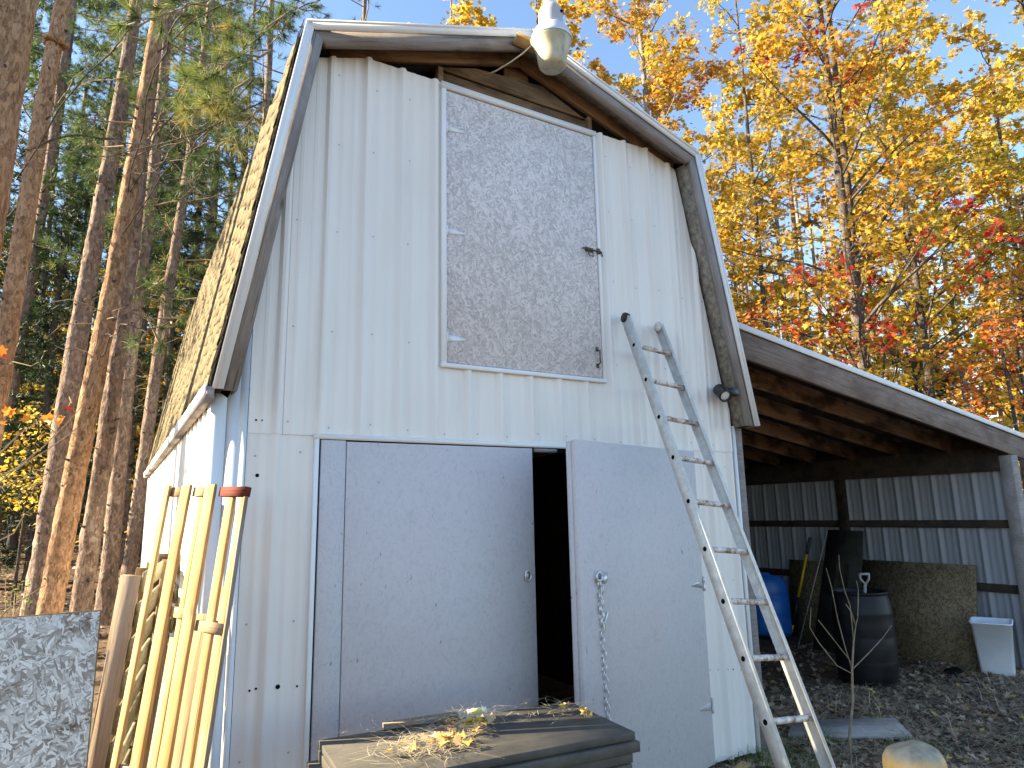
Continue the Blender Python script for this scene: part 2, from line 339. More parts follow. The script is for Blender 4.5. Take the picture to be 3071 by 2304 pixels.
def board(name, p0, p1, w, t, up, mat, parent=None, b=0.0015, off=(0, 0), warp=0.0):
    """board from p0 to p1 (centre line); w across (local y), t along up (local z)"""
    m, L = frame(p0, p1, up)
    n = max(1, int(L/0.25)) if warp else 1
    V = []; F = []
    prof = [(-w/2+b, -t/2), (w/2-b, -t/2), (w/2, -t/2+b), (w/2, t/2-b), (w/2-b, t/2), (-w/2+b, t/2), (-w/2, t/2-b), (-w/2, -t/2+b)]
    for i in range(n+1):
        x = L*i/n; dy = random.uniform(-warp, warp); dz = random.uniform(-warp, warp)*.5
        V += [(x, y+dy+off[0], z+dz+off[1]) for y, z in prof]
    for i in range(n):
        for k in range(8): j = (k+1) % 8; F.append([8*i+k, 8*i+j, 8*i+8+j, 8*i+8+k])
    F.append(list(range(7, -1, -1))); F.append([8*n+k for k in range(8)])
    return mk(name, V, F, mat, parent, m)
def tube_geo(pts, radii, sides=6, cap=True, jag=0.0):
    pts = [Vector(p) for p in pts]; V = []; F = []; n = len(pts)
    prev = None
    for i, p in enumerate(pts):
        d = (pts[min(i+1, n-1)]-pts[max(i-1, 0)]).normalized()
        ref = prev if prev is not None else (Vector((1, 0, 0)) if abs(d.x) < .9 else Vector((0, 1, 0)))
        a = (ref-d*ref.dot(d)).normalized(); b = d.cross(a); prev = a
        for k in range(sides):
            t = 2*math.pi*k/sides; r = radii[i]*(1+(random.uniform(-jag, jag) if jag else 0))
            V.append(p+a*math.cos(t)*r+b*math.sin(t)*r)
    for i in range(n-1):
        for k in range(sides):
            j = (k+1) % sides; F.append([i*sides+k, i*sides+j, (i+1)*sides+j, (i+1)*sides+k])
    if cap: F.append(list(range(sides-1, -1, -1))); F.append([(n-1)*sides+k for k in range(sides)])
    return [tuple(v) for v in V], F
class Acc:
    def __init__(s): s.V = []; s.F = []
    def add(s, VF):
        b = len(s.V); s.V += list(VF[0]); s.F += [[i+b for i in f] for f in VF[1]]; return s
    def mk(s, name, mat, parent=None, MW=None, smooth=False, kind=None): return mk(name, s.V, s.F, mat, parent, MW, smooth, kind=kind)
def xf(VF, m): return [tuple(m @ Vector(v)) for v in VF[0]], VF[1]
def tube(name, pts, radii, mat, parent=None, sides=8, smooth=True, jag=0.0):
    if isinstance(radii, (int, float)): radii = [radii]*len(pts)
    o0 = Vector(pts[0]); V, F = tube_geo([Vector(p)-o0 for p in pts], radii, sides, True, jag)
    return mk(name, V, F, mat, parent, Matrix.Translation(o0), smooth)
def lathe_geo(prof, sides=32):
    V = []; F = []
    for r, z in prof:
        for k in range(sides): t = 2*math.pi*k/sides; V.append((r*math.cos(t), r*math.sin(t), z))
    for i in range(len(prof)-1):
        for k in range(sides): j = (k+1) % sides; F.append([i*sides+k, i*sides+j, (i+1)*sides+j, (i+1)*sides+k])
    return V, F
def lathe(name, prof, mat, parent=None, MW=None, sides=32, smooth=True): 
    V, F = lathe_geo(prof, sides); return mk(name, V, F, mat, parent, MW, smooth)
def fixn(o):
    bm = bmesh.new(); bm.from_mesh(o.data); bmesh.ops.recalc_face_normals(bm, faces=bm.faces); bm.to_mesh(o.data); bm.free(); return o

# ---------------------------------------------------------------- ground
def gh(x, y):
    t = max(0.0, y-6.5)
    h = 0.10*t*t/(t+2.5) if t > 0 else 0.0
    h = min(h, 2.6+0.012*t) if t < 400 else 0
    e = 0.02*math.sin(x*1.7+y*.9)*math.sin(y*1.3)
    if y < 0.3 or x > 3.8: h += e+0.012*math.sin(x*7.1)*math.sin(y*6.3)
    return h
def build_ground():
    def axis(lo, hi, c0, c1, fine):
        a = list(np.arange(c0, c1+1e-6, fine)); s = fine
        x = c1
        while x < hi: s *= 1.35; x += s; a.append(x)
        s = fine; x = c0
        while x > lo: s *= 1.35; x -= s; a.insert(0, x)
        return a
    xs = axis(-900, 900, -4, 12, 0.12); ys = axis(-900, 900, -4, 9, 0.12)
    V = [(x, y, gh(x, y)) for y in ys for x in xs]; n = len(xs)
    F = [[j*n+i, j*n+i+1, (j+1)*n+i+1, (j+1)*n+i] for j in range(len(ys)-1) for i in range(n-1)]
    o = mk('ground', V, F, 'soil', smooth=True, kind='structure')
build_ground()

# ================================================================= BARN
barn = thing('barn', 'small white steel barn with gambrel roof, grey double doors and hay loft door', 'barn')
# outer roof line at the front rake (x, z)
PL = [(-0.03, 2.40), (0.345, 4.605), (1.90, 5.135), (3.475, 4.605), (3.905, 2.40)]
def off_poly(pl, d):
    """inward (downward) offset polyline with mitred corners; ends cut level"""
    out = []; n = len(pl)
    nrm = []
    for i in range(n-1):
        dx, dz = pl[i+1][0]-pl[i][0], pl[i+1][1]-pl[i][1]; L = math.hypot(dx, dz); nrm.append((dz/L, -dx/L))
    for i in range(n):
        if i == 0: a = nrm[0]; out.append((pl[0][0]+d/a[0], pl[0][1])) ; continue
        if i == n-1: a = nrm[-1]; out.append((pl[-1][0]+d/a[0], pl[-1][1])); continue
        a, b = nrm[i-1], nrm[i]; k = 1+a[0]*b[0]+a[1]*b[1]
        out.append((pl[i][0]+(a[0]+b[0])/k*d, pl[i][1]+(a[1]+b[1])/k*d))
    return out
def strip(name, seg, d0, d1, y0, y1, mat, parent, dz_end=0.0):
    A = off_poly(PL, d0); B = off_poly(PL, d1)
    p = [A[seg], A[seg+1], B[seg+1], B[seg]]
    # board built in its own frame: local x along the slope
    o = Vector((p[0][0], y0, p[0][1])); x = Vector((p[1][0]-p[0][0], 0, p[1][1]-p[0][1])).normalized(); y = Vector((0, 1, 0)); z = x.cross(y)
    m = Matrix(((x.x, y.x, z.x, o.x), (x.y, y.y, z.y, o.y), (x.z, y.z, z.z, o.z), (0, 0, 0, 1))); mi = m.inverted()
    V = [mi @ Vector((q[0], yy, q[1])) for yy in (y0, y1) for q in p]
    F = [[0, 1, 2, 3], [7, 6, 5, 4], [0, 4, 5, 1], [1, 5, 6, 2], [2, 6, 7, 3], [3, 7, 4, 0]]
    return fixn(mk(name, V, F, mat, parent, m))
YB = 7.0
for s in range(4):
    strip('roof_deck', s, 0.012, 0.045, -0.160, YB, 'dark', barn)
    lo_ = s in (0, 3)
    strip('rake_trim', s, 0.0, 0.046 if lo_ else 0.054, -0.172, -0.163, 'trim', barn)
    strip('rake_board', s, 0.045 if lo_ else 0.054, 0.112 if lo_ else 0.142, -0.160, -0.122, 'old', barn)
    if lo_: strip('soffit_board', s, 0.100, 0.112, -0.119, 0.02, 'soffit', barn)
strip('soffit_board', 2, 0.060, 0.072, -0.119, -0.004, 'soffit', barn)
strip('soffit_board', 1, 0.060, 0.072, -0.119, -0.004, 'brown', barn)
# drip edge lip on top of the trim
for s in range(4): strip('drip_edge', s, -0.006, 0.010, -0.178, -0.05, 'trim', barn)
# wall-plane gable rafters (2x6) and posts, header boards
def gable_rafter(x0, z0, x1, z1, y, w=0.135, mat='brown', name='gable_rafter'):
    board(name, (x0, y, z0), (x1, y, z1), 0.038, w, (0, 0, 1), mat, barn)
gable_rafter(0.52, 4.604, 1.888, 5.033, 0.019)
gable_rafter(1.912, 5.033, 3.36, 4.556, 0.019)
for x in (1.270, 2.512): box('gable_post', x-0.018, x+0.018, 0.000, 0.06, 4.30, 4.735, 'brown', barn, 0.001)
def header(name, pts, y0, y1, mat):
    o = Vector((pts[0][0], y0, pts[0][1])); V = [(p[0]-o.x, yy-y0, p[1]-o.z) for yy in (y0, y1) for p in pts]; n = len(pts)
    F = [list(range(n)), list(range(2*n-1, n-1, -1))]+[[i, n+i, n+(i+1) % n, (i+1) % n] for i in range(n)]
    return fixn(mk(name, V, F, mat, barn, Matrix.Translation(o)))
header('header_board', [(1.290, 4.585), (2.492, 4.585), (2.492, 4.692), (1.290, 4.705)], 0.012, 0.05, 'brown')
header('header_board', [(1.290, 4.738), (2.48, 4.722), (2.44, 4.735), (2.10, 4.872), (1.55, 4.83), (1.290, 4.748)], 0.022, 0.055, 'brown')
box('gable_block', 1.80, 2.00, 0.056, 0.075, 4.80, 4.985, 'brown', barn)
# broken block beside the lamp
bb = board('rake_block', (1.74, -0.21, 4.985), (1.97, -0.21, 4.965), 0.075, 0.04, (0, 0.3, 1), 'yellow', barn)

# ---- corrugated steel
RIB0, RSP = 0.313, 0.2286
def prof_pts(x0, x1, r0=RIB0, sp=RSP):
    pts = {round(x0, 5): None, round(x1, 5): None}
    def h(x):
        u = (x-r0) % sp; u = u if u < sp/2 else u-sp
        a = abs(u)
        if a < 0.011: return 0.021
        if a < 0.028: return 0.021*(0.028-a)/0.017
        for c in (sp/3,):
            e = abs(a-c)
            if e < 0.010: return 0.0016
            if e < 0.014: return 0.0016*(0.014-e)/0.004
        return 0.0
    k0 = int((x0-r0)/sp)-2; k1 = int((x1-r0)/sp)+2
    for k in range(k0, k1+1):
        c = r0+k*sp
        for d in (0.011, 0.028, sp/3-.014, sp/3-.010, sp/3+.010, sp/3+.014):
            for sg in (-1, 1):
                x = c+sg*d
                if x0 < x < x1: pts[round(x, 5)] = None
    return sorted(pts), h
def steel(name, x0, x1, zr, base, mat, parent, axis='front', extra=(), r0=RIB0, y=0.0):
    """zr(x) -> list of (zlo, zhi); axis front: x along X facing -Y ; side: x along Y facing -X (X = y)"""
    xs, h = prof_pts(x0, x1, r0); xs = sorted(set(xs) | {round(e, 5) for e in extra if x0 < e < x1})
    V = []; F = []
    for a, b in zip(xs[:-1], xs[1:]):
        mid = (a+b)/2; ra, rb, rm = zr(a+1e-5), zr(b-1e-5), zr(mid)
        for (l0, h0), (l1, h1) in zip(ra, rb):
            if h0-l0 < 1e-4 and h1-l1 < 1e-4: continue
            i = len(V)
            for x, z in ((a, l0), (b, l1), (b, h1), (a, h0)):
                d = h(x)
                V.append((x, y-d, z) if axis == 'front' else (y-d, x, z))
            F.append([i, i+1, i+2, i+3] if axis == 'front' else [i+3, i+2, i+1, i])
    # weld
    key = {}; V2 = []; mp = []
    for v in V:
        k = tuple(round(c, 5) for c in v)
        if k not in key: key[k] = len(V2); V2.append(v)
        mp.append(key[k])
    F = [[mp[i] for i in f] for f in F]; F = [list(dict.fromkeys(f)) for f in F]; F = [f for f in F if len(f) > 2]
    o0 = Vector(V2[0]); return mk(name, [(v[0]-o0.x, v[1]-o0.y, v[2]-o0.z) for v in V2], F, mat, parent, Matrix.Translation(o0))
ROOFIN = off_poly(PL, 0.125)
def roof_z(x):
    for (a, az), (b, bz) in zip(ROOFIN[:-1], ROOFIN[1:]):
        if a <= x <= b: return az+(bz-az)*(x-a)/(b-a)
    return 2.38
ZS = 2.205
LX0, LX1, LZ0, LZ1 = 1.302, 2.510, 2.690, 4.555   # loft door board
def upper(x):
    top = min(4.615, max(ZS, roof_z(x)))
    if LX0-0.012 < x < LX1+0.012: return [(ZS, LZ0-0.008)]
    return [(ZS, top)]
def lower(x):
    if 0.530 < x < 3.322: return [(2.1999, 2.2)]
    return [(0.03, ZS-0.0)]
bk = [0.165]+[RIB0+RSP*4*k+0.03 for k in range(0, 4)]+[3.792]
for a, b in zip(bk[:-1], bk[1:]):
    steel('wall_sheet', a, b, upper, None, 'steel', barn, extra=(LX0-.012, LX1+.012, 0.5266, 0.52, 3.26, 3.30, .40, .45, 3.40, 3.35), y=-0.0025 if a > 0.2 else 0.0)
steel('wall_sheet', 0.165, 0.530, lower, None, 'steel', barn, y=0.003)
steel('wall_sheet', 3.322, 3.792, lower, None, 'steel', barn, y=0.003)
# corner trims
V = [(0.0, -0.004, 0.03), (0.0, -0.004, 2.44), (0.168, -0.004, 2.44), (0.168, -0.004, 0.03)]
def zc(x): return [(0.03, 2.43+0 if x < 0.03 else min(3.6, roof_z(x)))]
def flatstrip(name, xs, zr, y, mat):
    V = []; F = []
    for a, b in zip(xs[:-1], xs[1:]):
        (l0, h0), = zr(a+1e-5); (l1, h1), = zr(b-1e-5); i = len(V)
        V += [(a, y, l0), (b, y, l1), (b, y, h1), (a, y, h0), (a, y+.003, l0), (b, y+.003, l1), (b, y+.003, h1), (a, y+.003, h0)]
        F += [[i, i+1, i+2, i+3], [i+7, i+6, i+5, i+4], [i, i+3, i+7, i+4], [i+1, i+5, i+6, i+2], [i+3, i+2, i+6, i+7]]
    return mk(name, V, F, mat, barn)
flatstrip('corner_trim', [-0.022, 0.055], zc, -0.024, 'trim')
flatstrip('corner_trim', [0.056, 0.118, 0.160], zc, -0.015, 'trim')
box('corner_trim', -0.022, -0.019, -0.021, 0.10, 0.03, 2.35, 'trim', barn)
box('corner_trim', 3.775, 3.797, -0.024, -0.004, 0.03, 2.41, 'trim', barn)
# top z limit at left below the roof for the trims is handled by zc
# side walls, back wall
def side_r(x): return [(0.03, 2.36)]
for k in range(8):
    a = 0.02+0.9144*k; b = min(a+0.9144, YB)
    if b > a: steel('side_sheet', a, b, side_r, None, 'steel', barn, axis='side', r0=0.11)
box('side_wall', 3.794, 3.800, 0.0, YB, 0.03, 3.3, 'steel', barn)
header('back_wall', [(0.0, 0.03), (3.79, 0.03), (3.79, 2.4), (3.36, 4.5), (1.9, 5.0), (0.45, 4.5), (0.0, 2.4)], YB-0.03, YB, 'steel')
box('barn_floor', 0.02, 3.78, 0.04, YB-.04, 0.0, 0.028, 'soil', barn)
box('eave_board', -0.062, -0.024, -0.158, YB, 2.345, 2.41, 'old', barn)
box('eave_trim', -0.070, -0.063, -0.165, YB, 2.355, 2.425, 'trim', barn)
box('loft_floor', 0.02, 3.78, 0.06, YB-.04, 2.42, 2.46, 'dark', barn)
# dark lining added so the inside stays in deep shade
box('dark_lining', 0.006, 0.018, 0.03, YB-.04, 0.03, 2.4, 'dark', barn); box('dark_lining', 3.780, 3.792, 0.03, YB-.04, 0.03, 2.4, 'dark', barn)

# screws
def screws():
    A = Acc(); H = Acc()
    def disc(x, z, r, y, A):
        n = 8; V = [(x, y-0.004, z)]+[(x+r*math.cos(2*math.pi*k/n), y-.001, z+r*math.sin(2*math.pi*k/n)) for k in range(n)]
        A.add((V, [[0, 1+(k+1) % n, 1+k] for k in range(n)]))
    for zrow in (2.262, 2.80, 3.42, 3.98, 4.42):
        for k in range(0, 15):
            for dx in (0.055, ):
                x = RIB0+RSP*k+dx+random.uniform(-.01, .01); z = zrow+random.uniform(-.02, .02)
                if z > 2.6 and LX0-0.06 < x < LX1+0.06: continue
                if x > 3.72 or z > roof_z(x)-0.06 or x < .2: continue
                disc(x, z, 0.0055, -0.003, A)
    for x in (0.21, 0.30, 0.44, 3.37, 3.45, 3.55, 3.68):
        for z in (0.62, 1.25, 2.10): disc(x, z+random.uniform(-.02, .02), 0.006, 0.002, A)
    for x, z, r in ((0.225, 1.985, .010), (0.375, 0.93, .012), (0.24, .93, .006), (0.27, .935, .006), (0.47, .92, .006), (3.52, .61, .007), (3.60, .615, .006), (0.205, 2.275, .006), (0.235, 2.275, .006)): disc(x, z, r, 0.0, H)
    A.mk('screw_heads', 'ballast', barn, kind='stuff'); H.mk('nail_holes', 'hole', barn, kind='stuff')
screws()

# ---- loft door
loft = mk('loft_door', *boxgeo(0, LX1-LX0, 0, 0.014, 0, LZ1-LZ0, .002), 'osbwhite', barn, Matrix.Translation((LX0, -0.020, LZ0)))
box('door_frame', LX0-0.038, LX0-0.004, -0.030, -0.001, LZ0-0.01, LZ1+0.028, 'trim', loft, .002)
box('door_frame', LX1+0.004, LX1+0.026, -0.030, -0.001, LZ0-0.01, LZ1+0.028, 'trim', loft, .002)
header('top_trim', [(LX0-.04, LZ1+.006), (LX1+.03, LZ1+.006), (LX1+.03, LZ1+.046), (LX0-.04, LZ1+.052)], -0.034, -0.002, 'trim')
box('bottom_trim', LX0-.04, LX1+.028, -0.034, 0.001, LZ0-.034, LZ0-.006, 'trim', loft, .002)
def strap(x, z, mat, parent, y=-0.0235, s=1, L=0.13):
    V = [(0, 0, -.022), (s*L, 0, -.006), (s*L, 0, .006), (0, 0, .022)]; V += [(a, .0025, c) for a, b, c in V]
    F = [[0, 1, 2, 3], [7, 6, 5, 4], [0, 4, 5, 1], [1, 5, 6, 2], [2, 6, 7, 3], [3, 7, 4, 0]]
    A = Acc(); A.add((V, F)); A.add(xf(lathe_geo([(0, -.035), (.006, -.035), (.006, .035), (0, .035)], 8), Matrix.Translation((0, -.002, 0))))
    A.add(boxgeo(-s*.03 if s > 0 else 0, 0 if s > 0 else .03, 0, .002, -.03, .03))
    return fixn(A.mk('hinge', mat, parent, Matrix.Translation((x, y, z))))
for z in (4.28, 3.555, 2.845): strap(LX0+.002, z, 'trim', loft, s=1)
# slide bolt at mid height, handle at bottom
A = Acc()
A.add(tube_geo([(0, -.012, 0), (.17, -.012, 0)], [.005]*2, 6)); A.add(boxgeo(.03, .10, -.004, 0, -.018, .018)); A.add(boxgeo(.135, .16, -.010, 0, -.022, .022))
A.add(tube_geo([(.045, -.012, -.005), (.05, -.02, -.05), (.085, -.02, -.055), (.09, -.012, -.01)], [.005]*4, 6)); A.add(tube_geo([(.165, -.012, 0), (.17, -.02, -.04)], [.006]*2, 6))
A.mk('slide_bolt', 'rust', loft, Matrix.Translation((2.37, -0.021, 3.635)))
A = Acc(); A.add(tube_geo([(0, 0, 0), (0, -.03, .01), (0, -.03, .10), (0, 0, .11)], [.006]*4, 6)); A.add(boxgeo(-.012, .012, -.002, .002, -.02, .01)); A.add(boxgeo(-.012, .012, -.002, .002, .10, .13))
A.mk('pull_handle', 'rust', loft, Matrix.Translation((2.468, -0.022, 2.78)))

# ---- double doors
def door_slab(name, x0, x1, y0, y1, z0, z1, parent, MW=None):
    V, F = boxgeo(0, x1-x0, 0, y1-y0, 0, z1-z0, .002); return mk(name, V, F, 'door', parent, (MW or Matrix.Identity(4)) @ Matrix.Translation((x0, y0, z0)))
dl = door_slab('door', 0.690, 1.905, -0.022, 0.012, 0.04, 2.176, barn)
dl['label'] = 'closed wide grey leaf of the double door'
door_slab('filler_strip', 0.548, 0.685, -0.021, 0.012, 0.04, 2.182, dl)
# ring pull
A = Acc(); A.add(boxgeo(-.02, .02, -.003, 0, -.03, .03))
ring = [(.022*math.cos(t), -.012, .03*math.sin(t)) for t in np.linspace(0, 2*math.pi, 15)]
A.add(tube_geo(ring, [.006]*15, 6, False)); A.mk('ring_pull', 'zinc', dl, Matrix.Translation((1.845, -0.024, 1.385)), True)
HX, HY, ANG, LW = 3.306, -0.012, rad(15.5), 1.40
LM = Matrix.Translation((HX, HY, 0)) @ Matrix.Rotation(ANG, 4, 'Z')      # local -x runs along the leaf, outward swing toward -y
drr = mk('door', *boxgeo(-LW, 0, -0.034, 0.004, 0.045, 2.195, .003), 'door', barn, LM)
drr['label'] = 'grey leaf of the double door standing ajar with a chain'
mk('door_stile', *boxgeo(-LW-0.001, -LW+0.075, 0.006, 0.044, 0.05, 2.190, .002), 'door', drr, LM)
mk('door_stile', *boxgeo(-0.09, 0, 0.006, 0.044, 0.05, 2.190, .002), 'door', drr, LM)
for z in (0.12, 1.1, 2.1): mk('door_rail', *boxgeo(-LW+.078, -.093, 0.006, 0.044, z-.045, z+.045, .002), 'door', drr, LM)
for z in (0.42, 1.24, 1.78):
    A = Acc(); A.add(([(-.16, -.0365, -.006), (-.01, -.0365, -.03), (-.01, -.0365, .03), (-.16, -.0365, .006), (-.16, -.034, -.006), (-.01, -.034, -.03), (-.01, -.034, .03), (-.16, -.034, .006)], [[0, 1, 2, 3], [0, 4, 5, 1], [1, 5, 6, 2], [2, 6, 7, 3], [3, 7, 4, 0]]))
    A.add(xf(lathe_geo([(0, -.05), (.009, -.05), (.009, -.018), (.0075, -.016), (.0075, .016), (.009, .018), (.009, .05), (0, .05)], 8), Matrix.Translation((0.004, -.038, 0))))
    fixn(A.mk('hinge', 'zinc' if z > 1 and z < 1.5 else 'door', drr, LM @ Matrix.Translation((0, 0, z))))
# hasp, chain and padlock
cx = -LW+0.155
A = Acc(); A.add(boxgeo(-.025, .025, -.003, 0, -.035, .035))
A.add(tube_geo([(.026*math.cos(t), -.018, .026*math.sin(t)) for t in np.linspace(0, 2*math.pi, 13)], [.007]*13, 6, False))
A.mk('hasp', 'zinc', drr, LM @ Matrix.Translation((cx, -.035, 1.385)), True)
def link_geo(a=.0135, b=.0235, r=.0046):
    pts = []
    for t in np.linspace(0, 2*math.pi, 13): pts.append((a*math.cos(t), 0, b*math.sin(t)))
    return tube_geo(pts, [r]*13, 5, False)
lv, lf = link_geo(); chain_me = None
n = 0; z = 1.345
for strand, (z0, cnt) in enumerate(((1.345, 22), (1.345, 7))):
    for k in range(cnt):
        x = cx+(0.0 if strand == 0 else .013)+0.004*math.sin(k*1.3)+(0.0016*k if strand == 0 else 0.0); zz = z0-.0365*k
        Ml = LM @ Matrix.Translation((x, -.046-0.004*strand, zz)) @ Matrix.Rotation(math.pi/2*(k % 2)+.4, 4, 'Z') @ Matrix.Rotation(random.uniform(-.15, .15), 4, 'Y')
        if chain_me is None: o = mk('chain_link', lv, lf, 'zinc', drr, Ml, True); chain_me = o.data
        else:
            o = bpy.data.objects.new('chain_link', chain_me); _link(o, drr, Ml)
A = Acc(); A.add(boxgeo(-.02, .02, -.012, .012, -.022, .018, .003)); A.add(tube_geo([(-.013, 0, .018), (-.013, 0, .04), (0, 0, .05), (.013, 0, .04), (.013, 0, .018)], [.004]*5, 6))
A.mk('padlock', 'zinc', drr, LM @ Matrix.Translation((cx+.045, -.055, 1.37)) @ Matrix.Rotation(rad(40), 4, 'Y'))
A = Acc(); A.add(boxgeo(-.008, .008, -.004, .004, -.05, .05, .002)); A.mk('hasp_arm', 'zinc', drr, LM @ Matrix.Translation((cx+.045, -.050, 1.13)) @ Matrix.Rotation(rad(28), 4, 'Y'))
# door surround trim
header('door_trim', [(.508, 2.186), (3.322, 2.180), (3.322, 2.206), (.508, 2.214)], -0.026, -0.003, 'trim')
box('door_trim', 0.512, 0.536, -0.024, 0.0, 0.03, 2.186, 'trim', barn, .002)
box('door_trim', 3.322, 3.334, -0.024, 0.0, 0.03, 2.180, 'trim', barn, .002)
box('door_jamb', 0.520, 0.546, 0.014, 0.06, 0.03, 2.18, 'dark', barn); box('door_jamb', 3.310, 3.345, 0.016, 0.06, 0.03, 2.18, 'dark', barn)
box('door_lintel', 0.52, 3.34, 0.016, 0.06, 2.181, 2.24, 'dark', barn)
box('door_stop', 1.93, 2.10, -0.018, 0.03, 2.155, 2.178, 'old', barn)

# ---- roof shingles on the sunlit lower left slope
e0, e1 = Vector((PL[0][0], 0, PL[0][1])), Vector((PL[1][0], 0, PL[1][1])); sl = (e1-e0); SL = sl.length; sl.normalize()
nrm = Vector((-sl.z, 0, sl.x)) ; nrm = nrm if nrm.x < 0 else -nrm
def shingle_mesh(seed):
    rs = random.Random(seed); nx, ny = 6, 2; L, W_ = 0.276, 0.150; V = []; F = []
    for j in range(ny+1):
        for i in range(nx+1):
            u = i/nx; v = j/ny; lift = 0.002*(1-v)+rs.uniform(0, .003)*(1-v)+.014*(abs(u-.5)*2)**4*(.5+.5*rs.random())
            V.append((u*L, v*W_+(rs.uniform(-.004, .004) if j == 0 else 0), lift+.004))
    nb = len(V); V += [(x, y, max(z-.005, 0.001)) for x, y, z in V]; w_ = nx+1
    for j in range(ny):
        for i in range(nx): a = j*w_+i; F.append([a, a+1, a+w_+1, a+w_]); 
    for i in range(nx): F.append([i+nb, i+1+nb, i+1, i])
    for j in range(ny): a = j*w_; F.append([a, a+w_, a+w_+nb, a+nb]); b = a+nx; F.append([b+nb, b+w_+nb, b+w_, b])
    return V, F
protos = []
rows = int(SL/0.132)+1
cnt = 0; rest = Acc()
for r in range(rows-1, -1, -1):
    for c in range(24):
        y = -0.176+(0.3*c-.18 if c else 0)+random.uniform(-.006, .006)
        if y+.298 > YB: continue
        p = e0+sl*(0.132*r-0.01)+nrm*(0.006)+Vector((0, y, 0))
        X = Vector((0, 1, 0)); Y = sl; Z = X.cross(Y); 
        if Z.dot(nrm) < 0:
            X = Vector((0, -1, 0)); Z = X.cross(Y); p = p+Vector((0, .298, 0))
        m = Matrix(((X.x, Y.x, Z.x, p.x), (X.y, Y.y, Z.y, p.y), (X.z, Y.z, Z.z, p.z), (0, 0, 0, 1)))
        if c < 17:
            if len(protos) < 6: o = mk('shingle', *shingle_mesh(len(protos)), 'shingle', barn, m); protos.append(o.data)
            else: o = bpy.data.objects.new('shingle', random.choice(protos)); _link(o, barn, m)
            cnt += 1
        else: rest.add(xf(shingle_mesh(c*31+r), m))
rest.mk('shingle_field', 'shingle', barn, kind='stuff')
for s_ in (1, 2, 3):  # upper slopes as joined courses
    a = Vector((PL[s_][0], 0, PL[s_][1])); b = Vector((PL[s_+1][0], 0, PL[s_+1][1])); d = (b-a); L = d.length; d.normalize(); nn = Vector((-d.z, 0, d.x))
    if nn.z < 0: nn = -nn
    up_first = b.z > a.z; V = []; F = []
    k = int(L/.135)
    for i in range(k):
        t0, t1 = i*L/k, (i+1)*L/k; lo, hi = (0.010, 0.005) if up_first else (0.005, 0.010)
        q = len(V)
        for t, h in ((t0, lo), (t1, hi)):
            for yy in (-0.176, YB): pt = a+d*t+nn*h; V.append((pt.x, yy, pt.z))
        for t, h in ((t0, 0), (t1, 0)):
            for yy in (-0.176, YB): pt = a+d*t+nn*h; V.append((pt.x, yy, pt.z))
        F += [[q, q+1, q+3, q+2], [q, q+2, q+6, q+4], [q, q+4, q+5, q+1], [q+2, q+3, q+7, q+6]]
    fixn(mk('shingle_field', V, F, 'shingle', barn, kind='stuff'))

# ================================================================= LEAN-TO
lean = thing('lean_to', 'open lean-to shed with a single pitch roof on the side of the barn', 'shed', (3.8, 0, 0))
S = -0.161
def lz(x): return 3.276+S*(x-3.974)
RX0, RX1, LY = 3.80, 8.78, 7.0
def lboard(name, y0, y1, d0, d1, mat, x0=RX0, x1=RX1):
    c = (d0+d1)/2; o = board(name, (x0, (y0+y1)/2, lz(x0)-c), (x1, (y0+y1)/2, lz(x1)-c), y1-y0, d1-d0, (0, 0, 1), mat, lean); return o
lboard('roof_sheet', -0.01, LY, -0.006, 0.012, 'galv', RX0-.1)
lboard('roof_trim', -0.030, -0.014, 0.0, 0.052, 'trim', RX0-.06)
lboard('fascia_board', -0.008, 0.030, 0.056, 0.285, 'fascia', 3.86)
for k in range(1, 12): lboard('rafter', 0.61*k-.019, 0.61*k+.019, 0.045, 0.225, 'rafter', RX0+.01, 8.6)
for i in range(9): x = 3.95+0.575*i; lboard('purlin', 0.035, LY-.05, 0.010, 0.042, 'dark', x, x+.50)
WX = 8.20
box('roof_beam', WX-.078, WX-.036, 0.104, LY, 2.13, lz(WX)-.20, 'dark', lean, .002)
box('dark_filler', WX-.033, WX+.02, 0.035, LY, 2.15, lz(WX)-.05, 'dark', lean)  # dark filler added above the wall sheets to deepen the shade there
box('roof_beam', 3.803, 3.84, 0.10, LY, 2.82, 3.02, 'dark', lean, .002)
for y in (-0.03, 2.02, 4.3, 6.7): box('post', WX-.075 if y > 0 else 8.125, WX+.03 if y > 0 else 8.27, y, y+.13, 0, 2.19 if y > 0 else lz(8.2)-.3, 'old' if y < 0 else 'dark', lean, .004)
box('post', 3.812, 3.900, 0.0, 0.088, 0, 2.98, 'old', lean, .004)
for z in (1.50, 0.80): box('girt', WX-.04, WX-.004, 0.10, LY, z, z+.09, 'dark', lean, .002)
for k in range(8):
    a = 0.07+0.9144*k; b = min(a+0.9144, LY)
    o = steel('wall_sheet', a, b, lambda x: [(0.02, 2.16)], None, 'galv', lean, axis='side', r0=0.20, y=WX)
box('back_wall', 3.81, WX, LY-.03, LY-.02, 0, 2.9, 'galv', lean)  # unseen back, closed off to keep the shed interior dark

